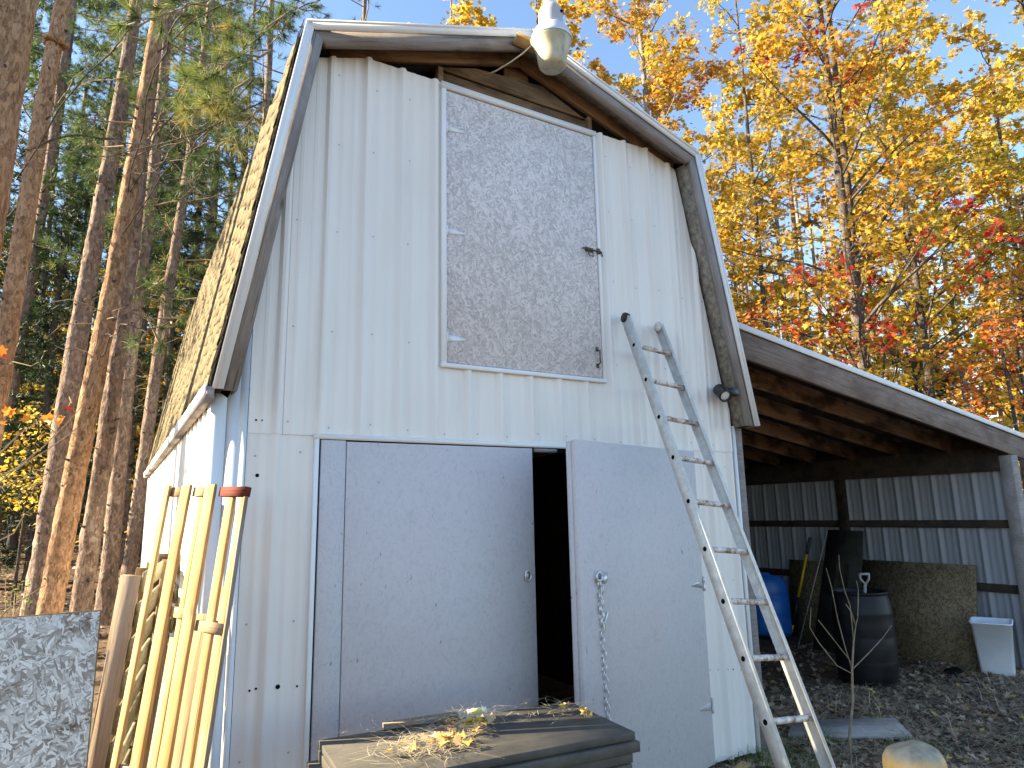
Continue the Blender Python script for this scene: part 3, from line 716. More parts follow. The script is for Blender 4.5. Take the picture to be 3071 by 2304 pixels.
# ================================================================= LAMPS
yl = thing('yard_light', 'dusk-to-dawn yard light with grimy bowl hanging at the gable peak', 'lamp', (1.905, -0.40, 4.68))
LL = Matrix.Translation((1.905, -0.40, 4.68))
lathe('lamp_bowl', [(0.0, 0.0), (.05, .001), (.078, .008), (.092, .025), (.098, .06), (.106, .12), (.118, .165), (.134, .19), (.139, .205), (.135, .205), (.113, .165), (.10, .12), (.092, .06), (.086, .03), (.07, .014), (.0, .008)], 'glass', yl, LL, 40)
lathe('lamp_bulb', [(0, .05), (.03, .055), (.045, .08), (.05, .12), (.09, .16), (.11, .19), (.0, .195)], 'cream', yl, LL, 24)
pf = []
lathe('lamp_reflector', [(.141, .203), (.143, .212), (.139, .225), (.120, .275), (.112, .29), (.100, .296), (.0, .296)], 'reflector', yl, LL, 40)
A = Acc()
for k in range(40):
    t = 2*math.pi*k/40; A.add(xf(boxgeo(-.002, .002, -.004, .004, 0, .07), Matrix.Rotation(t, 4, 'Z') @ Matrix.Translation((.132, 0, .222)) @ Matrix.Rotation(rad(-22), 4, 'Y')))
A.mk('reflector_ribs', 'reflector', yl, LL)
lathe('lamp_housing', [(0, .297), (.086, .297), (.087, .31), (.083, .40), (.078, .44), (.062, .462), (.055, .47), (0, .47)], 'ballast', yl, LL, 32)
lathe('photocell', [(0, .471), (.047, .471), (.047, .51), (.043, .525), (.028, .535), (0, .537)], 'white', yl, LL, 24)
A = Acc(); A.add(xf(lathe_geo([(.0, 0), (.011, 0), (.011, .006), (0, .006)], 12), Matrix.Translation((.035, -.078, .40)) @ Matrix.Rotation(rad(90), 4, 'X'))); A.mk('housing_knob', 'hole', yl, LL)
tube('lamp_arm', [(1.905, -0.32, 5.06), (1.905, -0.24, 5.04), (1.905, -0.178, 5.03)], .02, 'ballast', yl, 10)
tube('lamp_cable', [(1.885, -.33, 4.98), (1.80, -.30, 4.88), (1.755, -.27, 4.83), (1.70, -.20, 4.79), (1.64, -.10, 4.765), (1.60, 0.005, 4.78)], .0055, 'cream', yl, 6)
sp_ = thing('spot_light', 'black motion spotlight under the right eave end', 'lamp', (3.60, -.11, 2.62))
SM = Matrix.Translation((3.585, -.125, 2.64)) @ Vector((-0.25, -0.75, -0.55)).to_track_quat('Z', 'Y').to_matrix().to_4x4()
lathe('spot_body', [(0, -.10), (.03, -.10), (.046, -.08), (.050, 0.03), (.052, .035), (.052, .045), (.040, .045), (.038, .03), (0, .03)], 'black', sp_, SM, 24)
lathe('spot_lens', [(0, .034), (.030, .034), (.037, .032)], 'tagw', sp_, SM, 20)
A = Acc(); A.add(boxgeo(-.03, .05, -.03, .03, -.03, .03, .006)); A.mk('spot_bracket', 'black', sp_, Matrix.Translation((3.665, -.14, 2.655)))
tube('spot_arm', [(3.60, -.10, 2.66), (3.655, -.13, 2.66)], .018, 'black', sp_, 8)

# ================================================================= LADDER
LA = Vector((2.67823, -0.18236, 2.91145)); LB = Vector((-0.07795, -0.43292, -0.89806)).normalized(); LWv = Vector((0.3276, 0.0, -0.0304))
lad = thing('ladder', 'weathered aluminium ladder leaning on the white barn front', 'ladder', (2.43, -1.58, 0))
lx = LWv.normalized(); ln = LB.cross(lx).normalized(); ln = ln if ln.y < 0 else -ln
def rail(P, side):
    tp = P-LB*0.26; L = (tp.z+0.0)/-LB.z
    # channel: web facing outward, local x along rail, y = outward, z = ladder normal
    x = LB; y = lx*side; z = x.cross(y)
    m = Matrix(((x.x, y.x, z.x, tp.x), (x.y, y.y, z.y, tp.y), (x.z, y.z, z.z, tp.z), (0, 0, 0, 1)))
    hw, fl, t = .036, .026, .003
    pr = [(0, -hw), (0, hw), (-fl, hw), (-fl, hw-t), (-t, hw-t), (-t, -hw+t), (-fl, -hw+t), (-fl, -hw)]
    pr = [(a+.008, b) for a, b in pr]; V = [(0, a, b) for a, b in pr]+[(L, a, b) for a, b in pr]
    F = [[i, (i+1) % 8, 8+(i+1) % 8, 8+i] for i in range(8)]+[list(range(7, -1, -1)), list(range(8, 16))]
    o = fixn(mk('rail', V, F, 'ladder', lad, m))
    A = Acc()
    for k in range(11):
        s_ = .26+.305*k
        if s_ > L-.03: break
        A.add(xf(lathe_geo([(0.0145, 0), (.0145, .0012), (.019, .0012), (.019, 0)], 14), Matrix.Translation((s_, .0082, 0)) @ Matrix.Rotation(rad(-90), 4, 'X')))
    A.mk('rung_collars', 'ladder', o, m)
    A = Acc()
    for k in range(11):
        s_ = .26+.305*k
        if s_ > L-.03: break
        A.add(xf(lathe_geo([(0, 0.0008), (.0145, .0008)], 14), Matrix.Translation((s_, .0082, 0)) @ Matrix.Rotation(rad(-90), 4, 'X')))
    A.mk('rung_sockets', 'hole', o, m)
    # end cap
    capv, capf = lathe_geo([(0, -.016), (.037, -.016), (.038, .0), (.037, .016), (0, .016)], 16)
    mk('end_cap', capv, capf, 'black' if side < 0 else 'ladder', o, m @ Matrix.Translation((0.0, -.004, 0)) @ Matrix.Rotation(rad(90), 4, 'X') @ Matrix.Translation((0, 0, 0)), True)
rail(LA, -1); rail(LA+LWv, 1)
rme = None
for k in range(11):
    p0 = LA+LB*.305*k; 
    if p0.z < .12: continue
    m, L = frame(p0+lx*0.001, p0+LWv-lx*0.001, ln)
    V, F = tube_geo([(0, 0, 0), (.006, 0, 0), (.012, 0, 0), (L-.012, 0, 0), (L-.006, 0, 0), (L, 0, 0)], [.0185, .0185, .0165, .0165, .0185, .0185], 14)
    o = mk('rung', V, F, 'rung', lad, m, True)

# ================================================================= LEFT CLUSTER
# tall narrow skid leaning on the barn corner
skid = thing('wooden_skid', 'tall sunlit lumber skid with red stained end leaning on the barn corner', 'skid', (-.1, -.5, 0))
topn = Vector((0.111, -0.435, 1.912)); wdir = Vector((-0.469, 0.883, 0.03)).normalized(); vup = Vector((.156, .049, .987)).normalized()
wdir = (wdir-vup*wdir.dot(vup)).normalized(); vdir = (-vup-wdir*0.093).normalized(); VL = topn.z/-vdir.z; sn = vdir.cross(wdir).normalized(); sn = sn if sn.x < 0 else -sn
def up_(u, d, w_, t_, s0, s1, mat, name='upright', warp=0.002):
    a = topn+wdir*u+sn*d; return board(name, a+vdir*s0, a+vdir*s1, w_, t_, sn, mat, skid, .0015, warp=warp)
for u, w_ in ((0.236, .072), (0.428, .068), (0.585, .042)): up_(u, 0.022, w_, .016, 0.0, VL-.02, 'yellow', 'front_board')
for u, w_ in ((0.036, .040), (0.118, .052), (0.335, .036)): up_(u, -0.006, w_, .016, .055, VL-.02, 'yellow', 'back_board')
up_(0.004, -0.002, .012, .020, 0.03, VL-.01, 'palletbrown', 'side_board')
def cross_(s, u0, u1, mat, name='cross_block', h=.045, d=-.004):
    a = topn+vdir*s+sn*d; return board(name, a+wdir*u0, a+wdir*u1, h, .030, sn, mat, skid, .0015)
up_(.19, -.10, .075, .018, .45, VL-.02, 'palletbrown', 'inner_board'); up_(.34, -.12, .09, .018, .58, VL-.02, 'palletbrown', 'inner_board'); up_(.50, -.10, .05, .018, .7, VL-.02, 'palletbrown', 'inner_board')
cross_(.028, -0.004, 0.185, 'red'); cross_(.028, .27, .39, 'brown'); cross_(.028, .46, .60, 'brown')
cross_(.62, 0.015, 0.20, 'palletbrown'); cross_(.58, .27, .40, 'yellow'); cross_(1.25, 0.015, .58, 'palletbrown'); cross_(1.8, .015, .58, 'palletbrown')
# pallet leaning on the side wall
def pallet(name, label, nearp, ax, lean_, H, W_, slats, mat1, mat2, wide_first=True):
    t = thing(name, label, 'pallet', (nearp[0]-lean_*H, nearp[1], 0))
    P = Vector(nearp); ax = Vector(ax).normalized(); dn = (Vector((P.x-lean_*H, P.y, 0))-P).normalized(); L = P.z/-dn.z
    nn = dn.cross(ax).normalized(); nn = nn if nn.x < 0 else -nn
    for i, u in enumerate((0.0, .5, 1.0)):
        a = P+ax*(W_*u); o = board('stringer', a, a+dn*L, .040, .085, nn, mat2 if i == 0 else 'brown', t, .002, warp=.003)
    for s in range(slats):
        q = .03+(L-.08)*s/(slats-1); a = P+dn*q-nn*.056
        board('slat', a-ax*.02, a+ax*(W_+.02), random.uniform(.09, .125), .018, nn, mat1, t, .002, warp=.002)
    return t, P, ax, dn, nn, L
t1 = pallet('pallet', 'grey-green wooden pallet standing on edge between flakeboard and tall skid', (-0.305, 0.22, 1.50), (.14, .99, 0), .10, 1.5, 1.10, 10, 'pallet', 'palletbrown')
t, P, ax, dn, nn, L = t1
# notched wide face board on the near edge
a = P-ax*.032
V = []; prof = [(0, -.044), (.34, -.044), (.345, -.028), (.55, -.030), (L, -.034), (L, .044), (0, .044)]
m, _ = frame(a, a+dn, nn)
m = Matrix(((dn.x, ax.x, nn.x, a.x), (dn.y, ax.y, nn.y, a.y), (dn.z, ax.z, nn.z, a.z), (0, 0, 0, 1)))
prof = [(q0, -q1) for q0, q1 in prof]; nP = len(prof)
V = [(x, 0, z) for x, z in prof]+[(x, -.022, z) for x, z in prof]
fixn(mk('edge_board', V, [list(range(nP)), list(range(2*nP-1, nP-1, -1))]+[[i, nP+i, nP+(i+1) % nP, (i+1) % nP] for i in range(nP)], 'facewood', t, m))
pallet('pallet', 'second pallet deeper in against the barn side wall, behind the green one', (-0.075, 1.15, 1.52), (.02, 1, 0), .05, 1.5, 1.0, 9, 'pallet', 'palletbrown')
# big peeled white flakeboard
of = thing('flakeboard_sheet', 'peeling white flakeboard sheet propped upright nearest the camera beside the pallet', 'board', (-1.0, -1.0, 0))
om = Matrix.Translation((-1.64, -1.04, 0.0)) @ Matrix.Rotation(rad(-2.0), 4, 'X')
fl = mk('board_face', *boxgeo(0, 1.215, 0, .004, 0, 1.468, .001), 'osbfront', of, om)
mk('board_core', *boxgeo(0.0, 1.219, .0045, .019, 0, 1.471, .001), 'osbedge', of, om)

# ================================================================= PANEL STACK
def panel_at(corner, ang, w_, d_, z0, th, label, shift=(0, 0)):
    m = Matrix.Translation((corner[0]+shift[0], corner[1]+shift[1], z0)) @ Matrix.Rotation(ang, 4, 'Z')
    o = mk('slab', *boxgeo(-w_, 0, -d_, 0, 0, th, .0015), 'panel', None, m)
    return tag(o, label, 'panel', 'stacked dark panels in front of the doors')
C0 = (1.606, -0.782); AN = rad(-4.6)
panel_at(C0, AN, 1.205, .555, .820, .030, 'topmost dark panel of the stack, sun stripes and pine litter on it')
panel_at(C0, AN+rad(.6), 1.215, .570, .774, .040, 'second panel down in the dark stack before the doors', (.008, .002))
panel_at(C0, AN-rad(.5), 1.235, .560, .733, .036, 'third panel down in the dark stack, shifted a little back', (-.012, .006))
panel_at(C0, AN, 1.26, .550, .692, .036, 'lowest panel of the dark stack before the doors', (-.02, .0))
def trestle(st, x):
    board('beam', (x, -1.38, .646), (x, -.72, .646), .09, .088, (0, 0, 1), 'old', st)
    for y in (-1.30, -.80):
        for s in (-1, 1): board('leg', (x+s*.05, y, .60), (x+s*.22, y, 0.0), .07, .035, (0, 1, 0), 'old', st)
st = thing('sawhorse', 'low timber trestle carrying the dark panel stack at its ladder side', 'trestle', (1.35, -1.05, 0)); trestle(st, 1.35)
st2 = thing('sawhorse', 'low timber trestle carrying the dark panel stack at its skid side', 'trestle', (.62, -1.05, 0)); trestle(st2, .62)

# ================================================================= LEAVES / NEEDLES helpers
STAR = np.array([(0, -.5), (.12, -.2), (.42, -.28), (.30, -.02), (.5, .18), (.2, .2), (0, .55), (-.2, .2), (-.5, .18), (-.30, -.02), (-.42, -.28), (-.12, -.2)])
LEAF6 = np.array([(0, -.5), (.3, -.15), (.42, .12), (0, .5), (-.42, .12), (-.3, -.15)])
OVAL = np.array([(0, -.5), (.28, 0), (0, .5), (-.28, 0)])
def rand_rot(n, tilt, rng=RNG):
    az = rng.uniform(0, 2*math.pi, n); ti = np.abs(rng.normal(0, tilt, n)); sp = rng.uniform(0, 2*math.pi, n)
    nz = np.stack([np.sin(ti)*np.cos(az), np.sin(ti)*np.sin(az), np.cos(ti)], 1)
    a = np.stack([np.cos(sp), np.sin(sp), np.zeros(n)], 1); a -= nz*(a*nz).sum(1)[:, None]; a /= np.linalg.norm(a, axis=1)[:, None]
    return a, np.cross(nz, a), nz
def leaf_mesh(name, P, size, tone, mat, templ, tilt=0.9, parent=None, kind='stuff', fold=0.12, MW=None):
    n = len(P); a, b, nz = rand_rot(n, tilt); k = len(templ)
    bend = (np.abs(templ[:, 0])*fold*2)
    V = P[:, None, :]+size[:, None, None]*(a[:, None, :]*templ[None, :, 0:1]+b[:, None, :]*templ[None, :, 1:2]+nz[:, None, :]*bend[None, :, None])
    F = np.arange(n*k).reshape(n, k)
    off = np.array(WM[parent].translation if parent is not None and MW is None else (0, 0, 0))
    V = V.reshape(-1, 3)-off
    return mk(name, V, [F], mat, parent, Matrix.Translation(off), tone=tone, kind=kind)
def needle_geo(P, D, nper, length, width, tone, spread=0.9, rng=RNG):
    """tufts at P with axis D: thin single triangles"""
    n = len(P); N_ = n*nper
    Pp = np.repeat(P, nper, 0); Dd = np.repeat(D, nper, 0); L = np.repeat(length, nper)*rng.uniform(.7, 1.1, N_)
    r = rng.normal(0, 1, (N_, 3)); r -= Dd*(r*Dd).sum(1)[:, None]; r /= np.linalg.norm(r, axis=1)[:, None]
    sp = rng.uniform(0.15, spread*1.5, N_); d = Dd*np.cos(sp)[:, None]+r*np.sin(sp)[:, None]; d[:, 2] -= .10; d /= np.linalg.norm(d, axis=1)[:, None]
    base = Pp+Dd*(rng.uniform(-.06, .02, N_)*1.0)[:, None]
    s = np.cross(d, rng.normal(0, 1, (N_, 3))); s /= np.linalg.norm(s, axis=1)[:, None]
    V = np.stack([base-s*width/2, base+s*width/2, base+d*L[:, None]+s*width*.15, base+d*L[:, None]-s*width*.15], 1).reshape(-1, 3)
    T = np.clip(np.repeat(tone, nper)+rng.normal(0, .08, N_), 0, 1)
    return V, np.arange(N_*4).reshape(N_, 4), T

# ================================================================= TREES
def trunk_mesh(base, lean, h, r0, r1, sides=20, rough=0.03, step=0.12, rs=None, wob=0.02):
    rs = rs or random
    n = max(6, int(h/step)); V = np.zeros((n+1, sides, 3)); ph = rs.uniform(0, 6)
    ang = np.arange(sides)*2*math.pi/sides
    rr = np.random.default_rng(int(abs(base[0]*977+base[1]*131))+1)
    nz = rr.normal(0, 1, (n+1, sides)); nz = (nz+np.roll(nz, 1, 0)+np.roll(nz, 1, 1)*.5)/1.5
    for i in range(n+1):
        z = h*i/n; r = r0+(r1-r0)*(z/h); r *= 1+0.35*math.exp(-max(0, z)/.25)
        cx_ = lean[0]*z+wob*math.sin(z*.7+ph); cy_ = lean[1]*z+wob*math.cos(z*.55+ph)
        q = r*(1+rough*nz[i])
        V[i, :, 0] = cx_+q*np.cos(ang); V[i, :, 1] = cy_+q*np.sin(ang); V[i, :, 2] = z
    i = np.arange(n)[:, None]*sides; k = np.arange(sides)[None, :]; k2 = (k+1) % sides
    F = np.stack([i+k, i+k2, i+sides+k2, i+sides+k], -1).reshape(-1, 4)
    return V.reshape(-1, 3), [F]
def pine(label, base, lean, h, dia, mat='pine', zmin=5, nbr=24, blen=2.2, tufts=12, near=True, rough=.03, seed=0, cat='tree', dead=6, zmax=None, name='pine_tree', tone=.45, group=None, toward=None, droop=.0):
    rs = random.Random(seed); rg = np.random.default_rng(seed+100)
    bz = gh(base[0], base[1])-.05; B = Vector((base[0]+lean[0]*bz, base[1]+lean[1]*bz, bz))
    t = thing(name, label, cat, B, 0, group)
    dia *= .86 if near else 1
    V, F = trunk_mesh(B, lean, h, dia/2, dia/2*.35, 28 if near else 12, rough if near else .015, .10 if near else .4, rs)
    mk('trunk', V, F, mat, t, Matrix.Translation(B), True)
    K = Acc()
    for i in range(16 if near else 0):   # broken branch stubs and knots
        z = rs.uniform(1.0, 8.5); az = rs.uniform(rad(180), rad(340)); r = dia/2*(1-.65*z/h); d = Vector((math.cos(az), math.sin(az), .25)); o = Vector((lean[0]*z, lean[1]*z, z))+d*r*.86
        K.add(tube_geo([o, o+d*.02, o+d*rs.uniform(.035, .09)], [.026, .018, .008], 6))
    if K.V: K.mk('stubs', 'darkbark', t, Matrix.Translation(B), kind='stuff')
    A = Acc(); TP = []; TD = []
    zmax = zmax or h*.97
    for i in range(nbr):
        z = zmin+(zmax-zmin)*((i+rs.random())/nbr); az = rs.uniform(0, 2*math.pi)
        if toward is not None and rs.random() < .6: az = toward+rs.uniform(-.8, .8)
        L = blen*rs.uniform(.6, 1.1)*(1-.6*max(0, (z-zmin)/(h-zmin+.01))**1.5)
        o = Vector((lean[0]*z, lean[1]*z, z)); pts = []; up = rs.uniform(-.15, .25)-droop
        d = Vector((math.cos(az), math.sin(az), up))
        for k in range(6):
            u = k/5; pts.append(o+d*(L*u)+Vector((0, 0, .25*u*u*L*.5))+Vector((rs.gauss(0, .03), rs.gauss(0, .03), rs.gauss(0, .03)))*L*u)
        A.add(tube_geo(pts, [.02*L/2*(1-.8*k/5)+.003 for k in range(6)], 4, False))
        for s_ in range(tufts):
            u = rs.uniform(.3, 1.0)**.8; k = min(4, int(u*5)); p = pts[k].lerp(pts[k+1], u*5-k)
            sd_ = Vector((rs.gauss(0, 1), rs.gauss(0, 1), rs.gauss(0, .5)+.2)).normalized(); ll = rs.uniform(.1, .45)*L*.5
            q = p+sd_*ll+d*.1; A.add(tube_geo([p, p.lerp(q, .5)+Vector((0, 0, -.02)), q], [.006, .004, .003], 3, False))
            for _ in range(2 if not near else 1):
                q2 = q+Vector((rs.gauss(0, .05), rs.gauss(0, .05), rs.gauss(0, .04))); TP.append(q2); v = (sd_+d*.6+Vector((rs.gauss(0, .3), rs.gauss(0, .3), rs.gauss(0, .3)))).normalized(); TD.append(v)
    for i in range(dead):   # bare dead limbs low on the trunk
        z = rs.uniform(2.2, max(3, zmin)); az = rs.uniform(0, 2*math.pi); L = rs.uniform(.25, 1.1); o = Vector((lean[0]*z, lean[1]*z, z)); d = Vector((math.cos(az), math.sin(az), rs.uniform(-.3, .3)))
        pts = [o+d*(L*k/4)+Vector((rs.gauss(0, .03), rs.gauss(0, .03), rs.gauss(0, .05)))*k*L*.5 for k in range(5)]
        A.add(tube_geo(pts, [.012, .009, .007, .005, .003], 4, False))
    if A.V: A.mk('branches', 'twig' if near else 'darkbark', t, Matrix.Translation(B), kind='stuff')
    if TP:
        P_ = np.array([tuple(v) for v in TP]); D_ = np.array([tuple(v) for v in TD]); n = len(P_)
        tn = np.clip(rg.normal(tone, .18, n), 0, 1)
        V, F, T = needle_geo(P_, D_, 40 if near else 22, np.full(n, .16 if near else .19), .0055 if near else .012, tn, rng=rg)
        mk('needles', V, [F], 'needle', t, Matrix.Translation(B), tone=T, kind='stuff')
    return t
PG = 'red pines standing in rows left of the barn'
pine('thickest pine trunk, orange-grey plated bark, at the left edge', (-1.55, 2.27), (.026, .004), 17, .50, 'pinewarm', 10, 8, 2, 4, rough=.035, seed=1, dead=2)
pine('second pine from the left, smooth orange bark with a knotted collar high up', (-1.86, 6.29), (.038, .004), 18, .31, 'pinewarm', 9.5, 12, 2.2, 8, rough=.03, seed=2, dead=3)
tc_ = tube('knotted_collar', [(-1.86+.038*8.1+.112*math.cos(a), 6.29+.112*math.sin(a), 8.12+.02*math.sin(a*2)) for a in np.linspace(0, 2*math.pi, 17)], [.045+.012*math.sin(3*a) for a in range(17)], 'pinewarm', bpy.data.objects['pine_tree.001'], 8)
pine('slimmer grey pine just right of the knotted orange pine', (-2.48, 13.45), (.025, .003), 18, .32, 'pine', 9, 12, 2.2, 8, rough=.03, seed=3)
pine('leaning grey-brown pine paired behind the orange-barked one', (-1.33, 8.98), (.052, .002), 18, .40, 'pine', 7.5, 14, 2.2, 12, rough=.045, seed=4, dead=8)
pine('leaning orange-barked pine in front of its grey-brown twin', (-1.01, 6.76), (.069, .001), 18, .33, 'pinewarm', 6.6, 12, 1.8, 12, rough=.045, seed=5, dead=7)
pine('pine in the middle of the row, third trunk left of the roof edge', (-.67, 7.33), (.034, 0), 17, .30, 'pine', 6.4, 14, 1.8, 14, rough=.05, seed=6, dead=8)
pine('pine second from the roof edge with green tufts at mid height', (-.40, 9.51), (.018, 0), 17, .32, 'pine', 5.0, 18, 1.8, 16, rough=.05, seed=7, dead=9)
pine('pine closest to the far roof edge, trunk running behind the roof', (-.12, 10.88), (.057, -.002), 17, .30, 'pine', 4.6, 26, 2.2, 18, rough=.05, seed=8, dead=8)
pine('slim distant pine just above the shingled roof slope', (1.16, 20.04), (.016, 0), 20, .29, 'pine', 8, 34, 2.6, 18, rough=.03, seed=9)
pine('slim distant pine next to the upper roof corner', (1.32, 18.16), (.022, 0), 20, .29, 'pine', 7, 34, 2.6, 18, rough=.03, seed=10)
pine('bare dark snag pine seen against blue sky between the orange trunks', (-2.67, 19.4), (0, 0), 18, .22, 'darkbark', 6, 34, 2.0, 6, False, seed=12, tone=.3)
pine('unseen pine added outside the left edge, nearest the propped flakeboard, shading the log post', (-4.6, .6), (.005, 0), 16, .40, 'pine', 9, 6, 1.5, 4, seed=60, dead=3)  # unseen, added so its shadow falls on the log post
pine('unseen pine added just outside the left edge to shade the barn side wall', (-4.3, 4.45), (.01, 0), 16, .26, 'pine', 2.6, 44, 1.7, 12, seed=61, dead=3)  # unseen, low crown added to throw dappled shade on the side wall
pine('slimmer unseen pine added outside the left edge to dapple the barn side', (-6.2, 8.6), (.01, 0), 16, .30, 'pine', 3.5, 44, 2.0, 12, seed=62, dead=3)  # unseen, added for more dapple on the barn side and roof
# ---- young dense conifers behind the trunks (left gap) and behind the barn
def conifer(label, base, h, rad0, zlo, seed, tone=.3, nbr=90, group=None):
    rs = random.Random(seed); rg = np.random.default_rng(seed+500)
    bz = gh(*base)-.05; B = Vector((base[0], base[1], bz)); t = thing('young_conifer', label, 'tree', B, 0, group)
    V, F = trunk_mesh(B, (0, 0), h, .11, .02, 10, .02, .4, rs); mk('trunk', V, F, 'darkbark', t, Matrix.Translation(B), True)
    A = Acc(); TP = []; TD = []
    for i in range(nbr):
        z = zlo+(h-zlo)*(i+rs.random())/nbr; az = rs.uniform(0, 6.283); L = rad0*(1-.85*(z-zlo)/(h-zlo))*rs.uniform(.7, 1.15)
        d = Vector((math.cos(az), math.sin(az), rs.uniform(-.1, .35))); pts = [Vector((0, 0, z))+d*(L*k/4)-Vector((0, 0, .12*L*(k/4)**2)) for k in range(5)]
        A.add(tube_geo(pts, [.016, .012, .009, .006, .003], 3, False))
        for s_ in range(int(12*L)+6):
            u = rs.uniform(.2, 1); k = min(3, int(u*4)); p = pts[k].lerp(pts[k+1], u*4-k); sd_ = Vector((rs.gauss(0, 1), rs.gauss(0, 1), rs.gauss(0, .4))).normalized()
            q = p+sd_*rs.uniform(.08, .35)*(1.2-u*.5); TP.append(q); TD.append((sd_+d*.5).normalized())
    A.mk('branches', 'darkbark', t, Matrix.Translation(B), kind='stuff')
    P_ = np.array([tuple(v) for v in TP]); D_ = np.array([tuple(v) for v in TD]); n = len(P_)
    V, F, T = needle_geo(P_, D_, 18, np.full(n, .17), .013, np.clip(rg.normal(tone, .15, n), 0, 1), rng=rg)
    mk('needles', V, [F], 'darkneedle', t, Matrix.Translation(B), tone=T, kind='stuff')
conifer('dark young conifer filling the gap right of the knotted pine', (-1.75, 13.2), 8.2, 1.9, .6, 21)
conifer('second dark conifer deeper in the gap, taller, behind the first one', (-2.9, 17.0), 11, 2.3, 1.0, 22)
conifer('dark conifer behind the leaning pine pair, mostly hidden by trunks', (-.7, 16.5), 9.5, 2.0, .8, 23)
conifer('tall sparse conifer behind the far end of the barn roof', (.5, 14.2), 11.5, 2.2, 3.2, 24, .4)
conifer('conifer crown above the left roof corner, against the sky', (3.0, 17.0), 14.0, 2.6, 5.5, 25, .45)
conifer('dark conifer beyond the middle pines, between the second and third trunks', (-1.9, 21.0), 14, 2.6, 2.0, 28, .4, 110)
conifer('dark conifer far back at the left edge', (-4.4, 21.0), 14, 2.8, 2.0, 29, .35, 110)
conifer('tall conifer behind the pine next to the barn', (.6, 19.5), 15, 2.6, 2.5, 30, .45, 110)
pine('broad-crowned pine far behind the middle trunks', (-1.3, 24.5), (.01, 0), 21, .3, 'pine', 7.5, 60, 3.2, 22, False, seed=35, dead=2, tone=.3)
pine('broad-crowned pine far behind the leaning pair', (.4, 22.5), (.01, 0), 21, .3, 'pine', 7.0, 60, 3.2, 22, False, seed=36, dead=2, tone=.35)
pine('broad-crowned pine far back by the left edge trunks', (-3.6, 23.0), (.01, 0), 21, .3, 'pine', 7.5, 60, 3.2, 22, False, seed=37, dead=2, tone=.3)
pine('broad-crowned pine beyond the far end of the barn roof', (2.6, 20.5), (.01, 0), 20, .3, 'pine', 7.0, 56, 3.0, 20, False, seed=38, dead=2, tone=.4)
conifer('small green conifer behind the yellow maples over the lean-to', (16.5, 12.0), 9.0, 2.3, 1.5, 26, .5)
conifer('bushy dark conifer at the far edge beyond the lean-to roof', (20.5, 7.6), 8.0, 2.3, 1.5, 27, .4)

# ---- pines standing behind the barn whose boughs reach over the roof
pine('pine behind the barn with boughs over the roof corner', (1.9, 11.0), (.0, 0), 17, .3, 'pine', 5.8, 40, 3.0, 20, seed=31, dead=0)
pine('pine behind the barn, its crown over the middle of the front gable', (4.6, 12.5), (.0, 0), 17, .3, 'pine', 8.2, 26, 3.0, 12, seed=32, dead=0, tone=.35)
pine('pine far behind the leaning pair with a ragged crown', (-.2, 15.2), (.01, 0), 19, .3, 'pine', 6.4, 34, 2.6, 16, False, seed=33, dead=4)
pine('pine in the back row left of the snag', (-3.6, 15.0), (.01, 0), 19, .3, 'pine', 7.5, 30, 2.6, 16, False, seed=34, dead=4)

# ---- curly dead twigs beside the roof corner and hanging sunlit tufts
TR = [(-2.02, 6.29, .038), (-1.33, 8.98, .052), (-1.01, 6.76, .069), (-.67, 7.33, .034), (-.40, 9.51, .018), (-.12, 10.88, .057), (1.9, 11.0, 0), (4.6, 12.5, 0), (1.32, 18.16, .022)]
def to_trunk(P0, t, r=.02, dz=.25):
    rt_ = random.Random(int(abs(P0.x*731+P0.y*177+P0.z*91))); c = sorted(TR, key=lambda q: (q[0]+q[2]*P0.z-P0.x)**2+(q[1]-P0.y)**2)[rt_.choice((0, 0, 1))]; z = P0.z+rt_.uniform(-.7, .5); a = Vector((c[0]+c[2]*z, c[1], z))
    L_ = (P0-a).length; pp = [a.lerp(P0, k/8)+Vector((rt_.gauss(0, .03), rt_.gauss(0, .03), rt_.gauss(0, .03)+.16*L_*math.sin(math.pi*k/8)*(1 if z < P0.z else -.5)))*(0 < k < 8) for k in range(9)]
    tube('limb', pp, [r*.9]*9, 'darkbark', t, 5)
def dead_bough(label, p0, p1, n, seed, cat='branch'):
    rs = random.Random(seed); t = thing('dead_bough', label, cat, p0); P0, P1 = Vector(p0), Vector(p1); D = P1-P0
    pts = [P0.lerp(P1, k/8)+Vector((rs.gauss(0, .04), rs.gauss(0, .04), rs.gauss(0, .05))) for k in range(9)]
    tube('limb', pts, [.02-.002*k for k in range(9)], 'twig', t, 6); to_trunk(P0, t, .014)
    A = Acc()
    for i in range(n):
        k = rs.randrange(1, 8); p = pts[k].copy(); d = Vector((rs.gauss(0, 1), rs.gauss(0, 1), rs.gauss(0, 1))).normalized(); cur = [p.copy()]
        ax_ = Vector((rs.gauss(0, 1), rs.gauss(0, 1), rs.gauss(0, 1))).normalized(); kk = rs.uniform(.1, .5)
        for j in range(9): d = (Matrix.Rotation(kk*rs.uniform(.2, 1.4), 3, ax_) @ d).normalized(); p = p+d*.075; cur.append(p.copy())
        A.add(tube_geo(cur, [.009-.0007*j for j in range(10)], 4, False))
    A.mk('twigs', 'twig', t, kind='stuff')
dead_bough('curly bare dead bough beside the upper left roof edge', (-.62, 5.6, 6.5), (.35, 5.9, 6.9), 14, 1)
dead_bough('bleached curly dead bough rising behind the left roof corner', (1.0, 9.6, 8.2), (3.4, 9.7, 8.35), 26, 2)
dead_bough('thin bleached dead twigs curling over the ridge trim', (2.0, 8.2, 7.75), (3.6, 8.3, 7.95), 22, 4)
dead_bough('dead bough with curled tips over the middle of the front roof edge', (3.0, 9.0, 8.35), (5.4, 9.2, 8.7), 18, 3)
